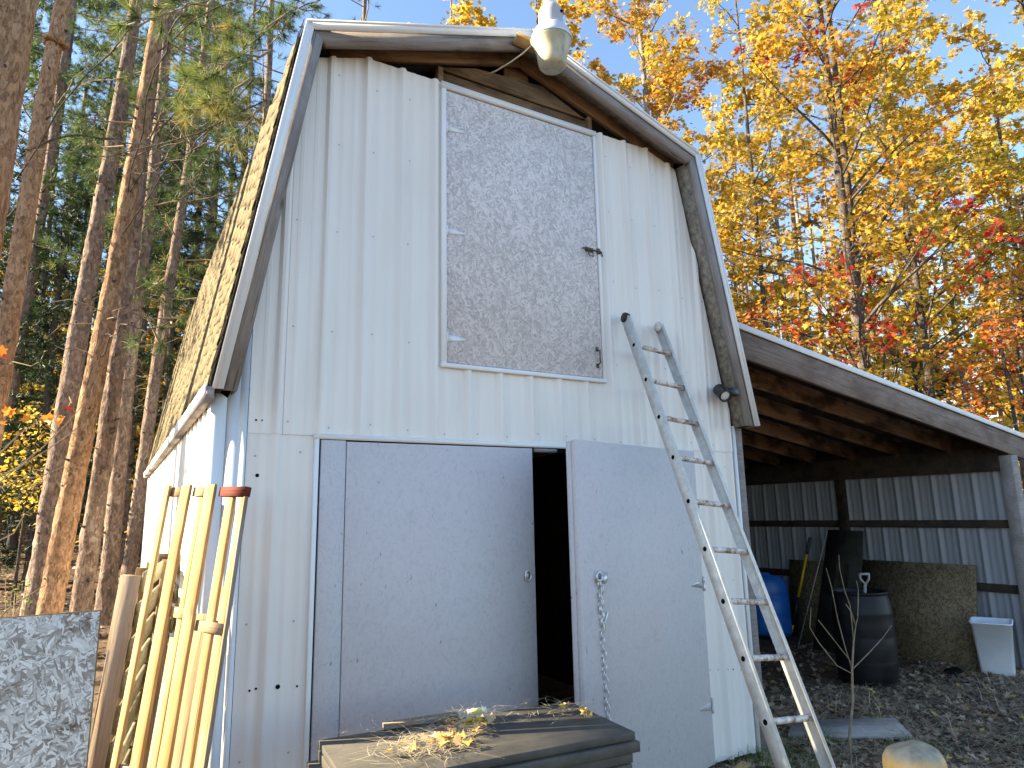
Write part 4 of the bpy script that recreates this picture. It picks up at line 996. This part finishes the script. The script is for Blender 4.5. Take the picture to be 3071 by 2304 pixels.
def bough(label, p0, p1, n, seed, tone=.7, nl=.17):  # tone paints sunlit boughs lighter and shaded ones darker
    rs = random.Random(seed); rg = np.random.default_rng(seed); t = thing('pine_bough', label, 'branch', p0); P0, P1 = Vector(p0), Vector(p1)
    pts = [P0.lerp(P1, k/6)+Vector((rs.gauss(0, .03), rs.gauss(0, .03), rs.gauss(0, .03)-.05*(k/6)**2)) for k in range(7)]
    tube('limb', pts, [.014-.0016*k for k in range(7)], 'twig', t, 6); to_trunk(P0, t, .009)
    TP = []; TD = []; A = Acc(); D = (P1-P0).normalized()
    for i in range(n):
        u = rs.uniform(.35, 1); k = min(5, int(u*6)); p = pts[k].lerp(pts[k+1], u*6-k); sd_ = (Vector((rs.gauss(0, 1), rs.gauss(0, 1), rs.gauss(0, .7)))+D*.8).normalized(); q = p+sd_*rs.uniform(.06, .28)
        A.add(tube_geo([p, q], [.006, .004], 4, False)); TP.append(q); TD.append(sd_)
    A.mk('twigs', 'twig', t, kind='stuff')
    P_ = np.array([tuple(v) for v in TP]); D_ = np.array([tuple(v) for v in TD]); m_ = len(P_)
    V, F, T = needle_geo(P_, D_, 80, np.full(m_, nl), .0042, np.clip(rg.normal(tone, .12, m_), 0, 1), rng=rg); off = np.array(p0)
    mk('needles', V-off, [F], 'needle', t, Matrix.Translation(p0), tone=T, kind='stuff')
def px(x, y, d):
    """only used once to lay out the boughs: a point in front of the barn's left roof, given by bearing, height angle and distance"""
    return tuple(CAM+(cf+cr*((x-1535.5)/2034.37)-cu*((y-1152)/2034.37))*d)
bough('sunlit green pine tuft in front of the leaning trunks, highest on the left', px(560, 30, 6.4), px(385, 70, 6.0), 5, 41, .75)
bough('sunlit pine tuft hanging near the upper trunk pair, right of the highest tuft', px(640, 0, 6.4), px(480, 30, 6.2), 5, 42, .7)
bough('sunlit drooping pine bough left of the roof slope, uppermost of the drooping ones', px(800, 150, 7.2), px(620, 215, 7.0), 14, 43, .72)
bough('sunlit drooping pine bough halfway down the roof slope', px(760, 240, 7.2), px(590, 330, 7.0), 14, 44, .78)
bough('sunlit pine bough between the slim trunks and the roof corner', px(860, 40, 8.2), px(700, 120, 8.0), 14, 49, .7)
bough('golden-green drooping bough beside the trunk next to the roof', px(700, 150, 7.6), px(560, 250, 7.4), 14, 50, .8)
bough('shaded bough high above the roof slope', px(960, 0, 9.2), px(820, 60, 9.0), 16, 51, .5)
bough('yellow-toned pine bough close to the roof slope', px(800, 300, 7.4), px(690, 400, 7.2), 12, 45, .85)
bough('shaded pine bough against the slim trunks', px(720, 420, 8.0), px(580, 500, 7.9), 14, 46, .45)
bough('small green tuft low in front of the pine next to the barn', px(520, 960, 8.0), px(490, 1030, 7.9), 3, 47, .5)
bough('small green tuft on the trunk left of the barn, lower of the two', px(450, 1000, 8.0), px(412, 1030, 7.9), 2, 48, .5)

# ---- broadleaf trees
def maple(label, base, stems, h, r0, nlimb, llen, nleaf, lsize, seed, mat='maple', bark='darkbark', zlo=2.0, tone=(.5, .2), templ=STAR, tilt=.9, near=True, name='maple_tree', group=None, cat='tree', red=0.0, elev=(.35, 1.0)):
    rs = random.Random(seed); rg = np.random.default_rng(seed+900)
    bz = gh(*base)-.05; B = Vector((base[0], base[1], bz)); t = thing(name, label, cat, B, 0, group)
    LP = []; LT = []
    for (lx_, ly_, hh) in stems:
        V, F = trunk_mesh(B, (lx_, ly_), hh, r0, r0*.25, 14 if near else 8, .03, .2 if near else .5, rs, .05)
        mk('trunk', V, F, bark, t, Matrix.Translation(B), True)
        for i in range(nlimb):
            f = (i+rs.random())/nlimb; z = zlo+(hh*.97-zlo)*f; az = rs.uniform(0, 6.283); el = rs.uniform(*elev)
            L = llen*rs.uniform(.6, 1.1)*(1-.55*f); o = Vector((lx_*z, ly_*z, z)); d = Vector((math.cos(az)*math.cos(el), math.sin(az)*math.cos(el), math.sin(el)))
            pts = [o]; dd = d.copy(); 
            for k in range(6): dd = (dd+Vector((rs.gauss(0, .10), rs.gauss(0, .10), rs.gauss(0, .07)-.03))).normalized(); pts.append(pts[-1]+dd*(L/6))
            A = Acc(); A.add(tube_geo(pts, [max(.003, .011*L*(1-k/6.3)) for k in range(7)], 5 if near else 3, False))
            ctone = tone[0]+rs.gauss(0, tone[1]*.6) if rs.random() > red else rs.uniform(0, .2)
            nsub = int(3+L*3.2)
            for s_ in range(nsub):
                u = .2+.8*(s_+rs.random())/nsub; k = min(5, int(u*6)); p = pts[k].lerp(pts[k+1], u*6-k)
                sd_ = (dd*.5+Vector((rs.gauss(0, 1), rs.gauss(0, 1), rs.gauss(0, .45)))).normalized(); l2 = rs.uniform(.25, .5)*L*(1.1-.6*u)
                q = [p, p+sd_*l2*.5+Vector((0, 0, .02)), p+sd_*l2]; A.add(tube_geo(q, [.006, .004, .002] if near else [.010, .008, .005], 3, False))
                for m_ in range(4):
                    e = q[0].lerp(q[2], rs.uniform(.3, 1)); s3 = (sd_+Vector((rs.gauss(0, 1), rs.gauss(0, 1), rs.gauss(0, .4)))).normalized(); e2 = e+s3*rs.uniform(.1, .3)
                    if near: A.add(tube_geo([e, e2], [.003, .0018], 3, False))
                    for _ in range(nleaf):
                        a = e.lerp(e2, rs.random()); LP.append((a.x+rs.gauss(0, .07), a.y+rs.gauss(0, .07), a.z+rs.gauss(0, .05)-.03)); LT.append(ctone+rs.gauss(0, tone[1]*.5))
            A.mk('limb', bark, t, Matrix.Translation(B))
    n = len(LP)
    if n:
        P_ = np.array(LP); leaf_mesh('leaves', P_, rg.uniform(.6, 1.15, n)*lsize, np.clip(LT, 0, 1), mat, templ, tilt, t, MW=None) if False else None
        k = len(templ); a, b, nz = rand_rot(n, tilt, rg); sz = (rg.uniform(.6, 1.15, n)*lsize)[:, None, None]; bend = np.abs(templ[:, 0])*.25
        V = P_[:, None, :]+sz*(a[:, None, :]*templ[None, :, 0:1]+b[:, None, :]*templ[None, :, 1:2]+nz[:, None, :]*bend[None, :, None])
        mk('leaves', V.reshape(-1, 3), [np.arange(n*k).reshape(n, k)], mat, t, Matrix.Translation(B), tone=np.clip(LT, 0, 1), kind='stuff')
    return n
nl = 0
nl += maple('twin-stemmed maple with orange and red leaves just beyond the lean-to', (9.9, 2.65), [(-.010, -.008, 12.5), (.055, .02, 12)], 11.5, .12, 32, 3.4, 4, .105, 51, zlo=2.9, tone=(.64, .14), red=.12)
nl += maple('forked grey-barked tree with golden leaves rising behind the right roof edge', (9.5, 6.6), [(-.010, .01, 14)], 14, .15, 32, 3.4, 7, .11, 52, 'gold', 'greybark', zlo=5.5, tone=(.35, .25), red=0)
nl += maple('slim golden maple between the forked tree and the twin maple', (12.5, 6.5), [(.0, .0, 15)], 12, .09, 26, 2.9, 7, .11, 53, 'gold', zlo=2.5, tone=(.5, .2))
nl += maple('maple with dense yellow-orange leaves high on the far side of the lean-to', (13.2, 3.4), [(.02, .01, 14)], 14, .10, 34, 3.3, 5, .115, 54, 'maple', zlo=3.8, tone=(.75, .12), red=.03)
nl += maple('tall maple with orange leaves at the outer end of the lean-to', (14.8, 1.2), [(-.02, .01, 13)], 13, .10, 28, 3.4, 5, .115, 56, 'maple', zlo=3.8, tone=(.68, .13), red=.05)
nl += maple('low spreading maple with pink-red leaves over the end of the lean-to roof', (10.6, .9), [(-.03, .01, 4.6), (.05, -.01, 4.3)], 5, .05, 10, 2.0, 3, .095, 55, zlo=2.2, tone=(.33, .12), red=.3)
GG = 'golden trees standing behind the barn and lean-to'
spots = [(7.2, 13.0, 13), (10.0, 12.0, 13), (13.2, 10.5, 12), (16.0, 8.6, 12), (17.2, 5.6, 11), (19.6, 4.2, 10.5), (14.0, 15.0, 14), (18.5, 12.5, 13), (22.0, 9.5, 12), (9.5, 18.0, 15), (24.0, 6.0, 11)]
labs = ['golden tree behind the barn, its top showing at the yard light', 'golden tree behind the right slope of the barn roof', 'yellow tree whose pale trunk stands between the barn and twin maple', 'yellow tree right of the twin maple trunks', 'yellow-orange tree behind the middle of the lean-to roof', 'yellow tree beyond the outer end of the lean-to roof', 'tall yellow tree two rows behind the barn roof slope', 'tall yellow tree two rows behind the lean-to', 'far golden tree at the edge of the woods past the lean-to', 'far tall golden tree seen past the peak of the barn', 'far low golden tree past the lean-to end']
for i, ((x, y, h), lb) in enumerate(zip(spots, labs)):
    h += 4.5
    nl += maple(lb, (x, y), [(random.uniform(-.02, .02), random.uniform(-.02, .02), h)], h, .10, 32, 3.2, 6, .16, 60+i, 'gold', 'greybark' if i % 3 == 0 else 'darkbark', zlo=4.2, tone=(.5, .22), templ=LEAF6, near=False, name='golden_tree', group=GG)
for i, (x, y, h, lb) in enumerate([(-3.0, 21, 9, 'yellow understorey maple glowing low between the left pine trunks'), (-.9, 20, 9, 'yellow understorey maple behind the leaning pine pair'), (.3, 17, 8, 'yellow understorey maple beside the far end of the barn'), (-4.2, 24, 10, 'orange understorey maple at the left edge behind the first trunks'), (-1.75, 11.6, 3.6, 'low young maple with yellow leaves in front of the dark conifers'), (-2.7, 14.0, 4.5, 'yellow-green young maple between the second trunk and the dark conifers')]):
    nl += maple(lb, (x, y), [(0, 0, h)], h, .07 if h > 5 else .03, 24 if h > 5 else 16, 2.5 if h > 5 else 1.5, 8 if h > 5 else 2, .14 if h > 5 else .09, 80+i, 'gold', zlo=1.0, tone=(.55, .2), templ=LEAF6, near=False, name='understorey_maple', group='yellow maples under the pines')
print('leaves', nl)

# bare far trunks
for i, (x, y, r, h) in enumerate([(-3.4, 26, .14, 17), (-1.6, 24, .15, 17), (-.4, 26, .13, 17), (.9, 25, .15, 17), (2.2, 22, .14, 17), (15.2, 12.6, .12, 14), (18.8, 9.9, .13, 13), (20.4, 6.2, .12, 12), (12.0, 14.0, .13, 14), (22.5, 5.0, .11, 11), (17.0, 14.5, .13, 14)]):
    lb = ['bare trunk far back at the left edge', 'bare trunk far back behind the dark conifers', 'bare far trunk behind the middle pines', 'bare far trunk beside the roof slope', 'bare far trunk behind the roof slope, nearest the ridge', 'thin bare trunk among yellow leaves beyond the twin maple', 'thin bare trunk over the lean-to roof', 'thin bare trunk over the outer lean-to roof', 'thin bare trunk between the forked tree and twin maple', 'thin bare trunk past the lean-to end', 'thin far trunk beyond the yellow trees'][i]
    pine(lb, (x, y), (random.uniform(-.02, .02), 0), h, 2*r, 'greybark' if i > 4 else 'pine', h*.6, 10, 1.6, 6, False, seed=120+i, name='far_tree', group='thin trunks far back in the woods', dead=14)

# far woods as one mass
rg = np.random.default_rng(5)
n = 70000
th = rg.uniform(rad(-12), rad(112), n); R = rg.uniform(30, 62, n); X = CAM.x+R*np.cos(th); Y = CAM.y+R*np.sin(th); keep = Y > 2
hh = rg.beta(1.1, 1.6, n)*(11+4*np.sin(th*9)*np.sin(th*4+1))
left = th > rad(80)
hh = np.where(left, rg.beta(1.2, 1.6, n)*9, hh)
Z = np.array([gh(a, b) for a, b in zip(X, Y)])+np.abs(hh)
P_ = np.stack([X, Y, Z], 1)[keep]; tn = np.clip(rg.normal(.55, .25, n), 0, 1)[keep]; m_ = len(P_)
a, b, nz = rand_rot(m_, 1.2, rg); sz = rg.uniform(.25, .6, m_)[:, None, None]
V = P_[:, None, :]+sz*(a[:, None, :]*LEAF6[None, :, 0:1]+b[:, None, :]*LEAF6[None, :, 1:2])
tag(mk('far_woods', V.reshape(-1, 3), [np.arange(m_*6).reshape(m_, 6)], 'gold', tone=tn, kind='stuff'), 'golden autumn woods reading as one mass beyond the near trees', 'woods')
A = Acc()
for i in range(170):
    t_ = rg.uniform(rad(-8), rad(112)); r_ = rg.uniform(26, 58); x, y = CAM.x+r_*math.cos(t_), CAM.y+r_*math.sin(t_)
    if y < 3: continue
    z = gh(x, y); q = rg.uniform(.09, .16); A.add(tube_geo([(x, y, z-.2), (x+rg.normal(0, .2), y, z+7), (x+rg.normal(0, .4), y, z+16)], [q, q*.8, q*.4], 6, False))
tag(A.mk('far_trunks', 'pine', kind='stuff', smooth=True), 'far trunks standing in the autumn woods behind everything', 'trunks')

# ================================================================= LEAN-TO CONTENTS
bl = thing('black_barrel', 'open-topped black plastic drum with a shovel grip poking out', 'barrel', (6.47, .86, 0)); BM = Matrix.Translation((6.47, .86, -.01))
R_ = .30
lathe('barrel_body', [(0, 0), (.24, 0), (.262, .012), (.268, .03), (.285, .10), (.291, .20), (.294, .215), (.292, .235), (.294, .25), (.298, .36), (.299, .455), (.296, .47), (.299, .485), (.297, .60), (.294, .685), (.297, .70), (.293, .715), (.285, .80), (.268, .86), (.262, .875), (.268, .885), (.276, .89), (.276, .905), (.268, .91), (.258, .905), (.255, .86), (.285, .70), (.29, .4), (.25, .05), (0, .04)], 'barrel', bl, BM, 48)
sh = thing('shovel', 'grey D-grip shovel standing inside the black drum', 'shovel', (6.56, .80, .05))
A = Acc(); A.add(tube_geo([(6.52, .92, .1), (6.585, .86, .93), (6.59, .855, .955)], [.017, .017, .015], 10)); A.mk('shaft', 'greyhandle', sh, smooth=True)
A = Acc(); g0 = Vector((6.59, .855, .95)); sx = cr.normalized()
sx = Vector((.86, -.5, 0))
for s_ in (-1, 1): A.add(tube_geo([g0, g0+sx*(s_*.045)+Vector((0, 0, .055)), g0+sx*(s_*.05)+Vector((0, 0, .11))], [.014, .011, .011], 8))
A.add(tube_geo([g0+sx*-.055+Vector((0, 0, .108)), g0+sx*.055+Vector((0, 0, .108))], [.013]*2, 8)); A.mk('grip', 'greyhandle', sh, smooth=True)
A = Acc(); A.add(boxgeo(6.42, 6.62, .90, .92, .04, .32, .004)); A.mk('blade', 'rust', sh)

bb_ = thing('blue_barrel', 'bright blue plastic drum lying tilted behind the ladder in the lean-to', 'barrel', (7.55, 2.95, 0)); BM = Matrix.Translation((7.62, 3.02, .02)) @ Matrix.Rotation(rad(8), 4, 'Y') @ Matrix.Rotation(rad(-8), 4, 'X')
lathe('barrel_body', [(0, 0), (.20, 0), (.26, .02), (.288, .06), (.292, .24), (.285, .25), (.292, .26), (.295, .50), (.288, .51), (.295, .52), (.292, .70), (.27, .76), (.24, .78), (.235, .80), (0, .80)], 'blue', bb_, BM, 40)
A = Acc()
A.add(xf(tube_geo([(-.10, 0, .80), (-.09, 0, .85), (.09, 0, .85), (.10, 0, .80)], [.02]*4, 8), BM)); A.mk('barrel_handle', 'blue', bb_, smooth=True)

def lean_board(name, label, cat, T0, T1, B0, B1, th, mat, edge=None):
    """quad board from bottom points B0,B1 to top points T0,T1"""
    T0, T1, B0, B1 = map(Vector, (T0, T1, B0, B1)); nn = (T1-T0).cross(B0-T0).normalized(); nn = nn if nn.x < 0 else -nn
    o = B0; x = (B1-B0).normalized(); z = (T0-B0); z = (z-x*z.dot(x)).normalized(); y = z.cross(x)
    m = Matrix(((x.x, y.x, z.x, o.x), (x.y, y.y, z.y, o.y), (x.z, y.z, z.z, o.z), (0, 0, 0, 1))); mi = m.inverted()
    V = [mi @ p for p in (B0, B1, T1, T0)]+[mi @ (p-nn*th) for p in (B0, B1, T1, T0)]
    F = [[0, 1, 2, 3], [7, 6, 5, 4], [0, 4, 5, 1], [1, 5, 6, 2], [2, 6, 7, 3], [3, 7, 4, 0]]
    o_ = fixn(mk(name, V, F, mat, None, m)); return tag(o_, label, cat)
lean_board('flakeboard_sheet', 'wide weathered brown flakeboard sheet leaning on the lean-to wall behind the black drum', 'board', (8.08, 1.90, 1.09), (8.08, .47, 1.09), (7.74, 1.85, 0), (7.76, .46, 0), .015, 'osbraw')
lean_board('flakeboard_sheet', 'narrow piece of brown flakeboard beside the yellow-handled tool', 'board', (8.10, 2.98, 1.04), (8.10, 2.42, 1.04), (7.95, 2.95, 0), (7.95, 2.40, 0), .015, 'osbraw')
lean_board('dark_board', 'tall dark green-black board leaning on the inner lean-to post', 'board', (7.98, 2.22, 1.47), (7.98, 1.72, 1.46), (7.40, 2.20, 0), (7.36, 1.55, 0), .012, 'darkboard')
yt = thing('yellow_tool', 'long-handled tool with yellow shaft and black grip leaning on the lean-to wall', 'tool', (7.86, 2.88, 0))
p0, p1 = Vector((7.82, 2.86, .02)), Vector((8.04, 2.55, 1.36)); q = lambda s: p0.lerp(p1, s)
tube('shaft', [q(.40), q(.83)], .017, 'yellowpl', yt, 10); tube('grip', [q(.83), q(.86), q(.99), q(1)], [.020, .021, .021, .016], 'black', yt, 10)
tube('collar', [q(.12), q(.40)], .019, 'black', yt, 10); tube('tip', [q(.05), q(.12)], .019, 'yellowpl', yt, 10); 
rd_ = thing('metal_rod', 'thin pale metal rod leaning against the tall dark board', 'rod', (7.3, 2.3, 0)); tube('rod', [(7.35, 2.38, 0), (7.86, 2.13, 1.50)], .006, 'greyhandle', rd_, 6)
wb = thing('white_bin', 'white plastic waste bin tipped against the lean-to wall by the corner post', 'bin', (7.75, .32, 0))
WMx = Matrix.Translation((7.82, .27, 0.0)) @ Matrix.Rotation(rad(22), 4, 'Z') @ Matrix.Rotation(rad(-4), 4, 'Y')
def bin_geo(bx, by, tx, ty, h, t=.006):
    def ringp(w_, d_, z, r=.03):
        P_ = []
        for cx_, cy_, a0 in ((w_-r, d_-r, 0), (-w_+r, d_-r, 90), (-w_+r, -d_+r, 180), (w_-r, -d_+r, 270)):
            for k in range(4): a_ = rad(a0+30*k); P_.append((cx_+r*math.cos(a_), cy_+r*math.sin(a_), z))
        return P_
    rings = [ringp(bx, by, 0), ringp(bx+.001, by+.001, .004), ringp(tx, ty, h-.02), ringp(tx+.012, ty+.012, h-.018), ringp(tx+.012, ty+.012, h), ringp(tx-t, ty-t, h), ringp(bx-t, by-t, .01)]
    V = [p for r_ in rings for p in r_]; F = []
    for i in range(len(rings)-1):
        for k in range(16): F.append([i*16+k, i*16+(k+1) % 16, (i+1)*16+(k+1) % 16, (i+1)*16+k])
    F.append(list(range(15, -1, -1))); F.append([(len(rings)-1)*16+k for k in range(16)]); return V, F
V, F = bin_geo(.10, .145, .13, .18, .55); mk('bin_body', V, F, 'white', wb, WMx)
# near-black lump painted as the shade inside a burrow
A = Acc(); V, F = lathe_geo([(.17, 0), (.14, .03), (.10, .055), (.04, .07), (0, .075)], 14); V = [(x*(1+random.uniform(-.2, .2)), y*.6*(1+random.uniform(-.2, .2)), z*(1+random.uniform(-.3, .3))) for x, y, z in V]
tag(mk('dark_hollow', V, F, 'hole', None, Matrix.Translation((7.40, .50, gh(7.4, .5)-.005)), True), 'black clod standing for the dark burrow under the foot of the wide flakeboard', 'hollow')
lean_board('plank', 'grey plank lying half buried in the grass beside the ladder', 'plank', (4.55, .30, .055), (5.30, -.12, .05), (4.25, .10, .04), (5.02, -.42, .035), .03, 'old')
bd = board('plank_offcut', (3.30, -.22, .03), (3.52, -.13, .03), .07, .03, (0, 0, 1), 'yellow'); tag(bd, 'short pale plank offcut on the ground by the open door leaf', 'plank')
# sapling
sa = thing('bare_sapling', 'thin bare sapling with forked twigs standing in front of the black drum', 'sapling', (4.18, -.47, 0))
ys = lambda p, dy=0: (p[0], -.47+dy, p[1])
tube('stem', [ys((4.18, 0)), ys((4.195, .19)), ys((4.272, .395)), ys((4.302, .608)), ys((4.357, .802)), ys((4.40, .90)), ys((4.434, .954))], [.010, .0095, .009, .008, .0065, .004, .003], 'twig', sa, 8)
for i, pl_ in enumerate([[(4.357, .802), (4.374, 1.05), (4.346, 1.15), (4.29, 1.32), (4.24, 1.42)], [(4.302, .608), (4.253, .758), (4.17, .98), (4.12, 1.2), (4.116, 1.33)], [(4.30, .58), (4.12, .66), (3.96, .83), (3.92, .93), (3.975, 1.06)], [(4.302, .608), (4.55, .70), (4.75, .78), (4.85, .86)], [(4.434, .954), (4.46, 1.06), (4.45, 1.16), (4.42, 1.22)], [(4.30, .66), (4.12, .83), (3.98, .98)], [(4.40, .90), (4.38, 1.0), (4.34, 1.06)]]):
    tube('twig', [ys(p, .03*math.sin(i*2.1+k)*k*.4) for k, p in enumerate(pl_)], [.0045-.0006*k for k in range(len(pl_))], 'twig', sa, 5)
# foreground log post
lg = thing('log_post', 'rounded yellow wooden post top with a dark crack closest to the camera', 'post', (1.43, -2.60, 0))
V, F = lathe_geo([(.075, 0), (.075, .6), (.0745, 1.10), (.072, 1.122), (.064, 1.138), (.044, 1.146), (.0, 1.149)], 48)
V2 = []
for x, y, z in V:
    a_ = math.atan2(y, x); r = math.hypot(x, y); g = math.exp(-((a_+1.75)/.05)**2)*.010+math.exp(-((a_-.9)/.05)**2)*.006
    k = 1-(g/.075)*min(1, r/.03) + .015*math.sin(3*a_+z*2); V2.append((x*k, y*k, z+.006*math.sin(a_*2+1)*(z > 1.1)))
mk('post_body', V2, F, 'log', lg, Matrix.Translation((1.43, -2.615, 0)), True)

# ================================================================= LITTER AND GRASS (uncountable)
rg = np.random.default_rng(77)
def scatter(n, x0, x1, y0, y1, ok=lambda x, y: True):
    out = []
    while len(out) < n:
        x, y = rg.uniform(x0, x1), rg.uniform(y0, y1)
        if ok(x, y): out.append((x, y, gh(x, y)))
    return np.array(out)
def flat_leaves(name, P_, size, tone, mat, templ, tilt, label, cat):
    n = len(P_); a, b, nz = rand_rot(n, tilt, rg); k = len(templ); sz = size[:, None, None]; bend = np.abs(templ[:, 0])*.5
    V = P_[:, None, :]+sz*(a[:, None, :]*templ[None, :, 0:1]+b[:, None, :]*templ[None, :, 1:2]+nz[:, None, :]*bend[None, :, None]); V[:, :, 2] += .012
    return tag(mk(name, V.reshape(-1, 3), [np.arange(n*k).reshape(n, k)], mat, tone=tone, kind='stuff'), label, cat)
ok1 = lambda x, y: not (-.02 < x < 3.82 and y > -.05) and (y < .9 or rg.random() < .25) and not (math.hypot(x-6.47, y-.86) < .3)
P_ = scatter(8500, 2.6, 8.1, -2.2, 2.4, ok1); tn = rg.beta(1.3, 2.2, len(P_)); yl_ = rg.random(len(P_)) < .025; tn[yl_] = 1.0
flat_leaves('fallen_leaves', P_, rg.uniform(.035, .085, len(P_)), tn, 'litter', STAR, .45, 'brown leaf litter with a few yellow leaves before the lean-to', 'leaves')
P_ = scatter(5000, -5, 6, 5, 22, lambda x, y: not (-.1 < x < 9 and y < 8)); flat_leaves('fallen_leaves', P_, rg.uniform(.06, .13, len(P_)), rg.beta(1.5, 2.2, len(P_)), 'litter', LEAF6, .4, 'brown leaf litter on the slope under the pines', 'leaves')
def blades(name, P_, L, width, tone, mat, flat, label, cat, seg=4):
    n = len(P_); az = rg.uniform(0, 6.283, n); d = np.stack([np.cos(az), np.sin(az), np.zeros(n)], 1); s = np.stack([-np.sin(az), np.cos(az), np.zeros(n)], 1)
    cv = rg.normal(0, .35, n); rows = []
    el = rg.uniform(flat[0], flat[1], n)
    for k in range(seg+1):
        u = k/seg; h = L*(np.sin(el)*u-(.55*np.sin(el)+.03)*u*u); r = L*(np.cos(el)*u+.2*u*u)
        c = P_+d*r[:, None]+s*(cv*L*u*u)[:, None]; c[:, 2] = P_[:, 2]+np.maximum(h, 0)+.008; w_ = width*(1-.8*u)
        rows += [c-s*w_/2, c+s*w_/2]
    V = np.stack(rows, 1).reshape(-1, 3); b = np.arange(n)[:, None]*(2*(seg+1)); F = [b+np.array([[2*k, 2*k+1, 2*k+3, 2*k+2]]) for k in range(seg)]
    return tag(mk(name, V, [np.concatenate(F)], mat, tone=np.concatenate([tone]*seg), kind='stuff'), label, cat)
P_ = scatter(9000, 2.7, 8.1, -2.2, 1.2, ok1); blades('dry_grass', P_, rg.uniform(.08, .32, len(P_)), .004, rg.beta(1.5, 1.6, len(P_)), 'straw', (.02, .55), 'matted dry grass and stems on the ground before the lean-to', 'grass')
P_ = np.concatenate([scatter(70, x-.18, x+.18, y-.14, y+.14) for x, y in ((3.95, -.10), (4.35, -.05), (3.75, -.30), (4.8, -.55), (6.1, -.9), (3.62, -.12))]); blades('grass_tufts', P_, rg.uniform(.10, .26, len(P_)), .005, rg.random(len(P_)), 'green', (.8, 1.4), 'sparse green grass tufts by the barn corner post', 'grass')
P_ = scatter(60, 4.6, 7.9, -.9, .5, ok1); blades('weed_stalks', P_, rg.uniform(.2, .42, len(P_)), .005, rg.uniform(.5, .85, len(P_)), 'straw', (.9, 1.4), 'upright dry weed stalks round the black drum', 'weeds', 5)
# litter on the panel stack
mp = Matrix.Translation((1.94, -.285, .698))
def on_panel(n, cx_, cy_, sx_, sy_): return np.stack([rg.normal(cx_, sx_, n).clip(.43, 1.5), rg.normal(cy_, sy_, n).clip(-1.24, -.74), np.full(n, .851)], 1)
P_ = np.concatenate([on_panel(420, .76, -1.04, .10, .07), on_panel(160, .97, -.90, .09, .04), on_panel(110, .95, -.73, .2, .03), on_panel(60, 1.4, -.95, .12, .08)]); P_[:, 2] += rg.uniform(0, .02, len(P_))
blades('pine_straw', P_, rg.uniform(.05, .14, len(P_)), .0022, rg.uniform(.3, .95, len(P_)), 'straw', (0, .35), 'dry pine straw heaped on the top dark panel', 'straw', 3)
P_ = np.concatenate([on_panel(26, .98, -.90, .07, .03), on_panel(26, .82, -1.04, .10, .05), on_panel(10, 1.48, -1.05, .06, .08)]); P_[:, 2] += .012
flat_leaves('curled_leaves', P_, rg.uniform(.03, .065, len(P_)), rg.uniform(.86, 1.0, len(P_)), 'litter', STAR, .6, 'curled dry leaves on the top dark panel', 'leaves')
tg = thing('tag_card', 'small white card with a yellow patch at the back edge of the panel stack', 'tag', (1.10, -.70, .85))
A = Acc(); A.add(boxgeo(0, .10, 0, .002, 0, .022)); A.mk('card', 'tagw', tg, Matrix.Translation((1.08, -.725, .853)) @ Matrix.Rotation(rad(-20), 4, 'X'))
A = Acc(); A.add(boxgeo(.022, .075, -.0015, -.0005, .002, .019)); A.mk('patch', 'tagy', tg, Matrix.Translation((1.08, -.725, .853)) @ Matrix.Rotation(rad(-20), 4, 'X'))
bk_ = board('bark_strip', (.68, -.70, .862), (1.02, -.735, .862), .05, .02, (0, 0, 1), 'palletbrown', warp=.004); tag(bk_, 'rough strip of brown wood along the back of the top panel', 'wood strip')
# near left brush twigs and orange leaves
br = thing('bare_brush', 'bare arching brush stems with a few orange maple leaves at the left edge', 'bush', px(-60, 1750, 3.6))
off = Vector(px(-60, 1750, 3.6))
for i, pl_ in enumerate([[(-60, 1500), (30, 1420), (130, 1340), (200, 1270), (262, 1200)], [(-40, 1450), (60, 1400), (140, 1350), (230, 1285)], [(-60, 1640), (0, 1620), (40, 1600), (75, 1540), (88, 1548)], [(-40, 1900), (20, 1830), (80, 1790), (135, 1755)], [(-40, 1420), (0, 1360), (60, 1300), (150, 1240), (170, 1190)], [(-40, 1480), (50, 1440), (120, 1430), (190, 1400), (250, 1440)]]):
    q0 = Vector(px(*pl_[0], 3.6)); g0_ = Vector((q0.x-.25-.04*i, q0.y+.1, gh(q0.x-.25, q0.y)))
    tube('stem', [g0_, g0_.lerp(q0, .6)+Vector((-.06, 0, .12))]+[px(x, y, 3.6+.05*k) for k, (x, y) in enumerate(pl_)], [.008, .0065]+[.005-.0008*k for k in range(len(pl_))], 'twig', br, 5)
Lp = np.array([px(x, y, 3.7) for x, y in ((30, 1245), (60, 1250), (20, 1240), (75, 1265), (140, 1262), (155, 1268), (185, 1270), (200, 1236), (172, 1258), (5, 1060), (10, 1080), (0, 1280))])
o_ = flat_leaves('leaves', Lp, np.full(len(Lp), .070), np.array([.3, .33, .32, .36, .3, .34, .3, .12, .33, .3, .2, .3]), 'maple', STAR, .8, None, None); o_.parent = br; o_.matrix_basis = WM[br].inverted()
P_ = np.array([px(x, y, 5.5) for x, y in zip(rg.uniform(10, 95, 26), rg.uniform(1730, 1840, 26))]); gs = thing('leafy_sapling', 'low sapling with a few yellow-green leaves behind the propped flakeboard', 'sapling', (P_[:, 0].mean(), P_[:, 1].mean(), 0))
for q in P_[::3]: tube('stem', [(P_[:, 0].mean(), P_[:, 1].mean(), 0), (P_[:, 0].mean()*.5+q[0]*.5, P_[:, 1].mean()*.5+q[1]*.5, q[2]*.6), tuple(q)], [.006, .004, .002], 'twig', gs, 4)
o2 = flat_leaves('leaves', P_, rg.uniform(.03, .07, 26), np.full(26, 1.0), 'gold', OVAL, .9, None, None); o2.parent = gs; o2.matrix_basis = WM[gs].inverted()
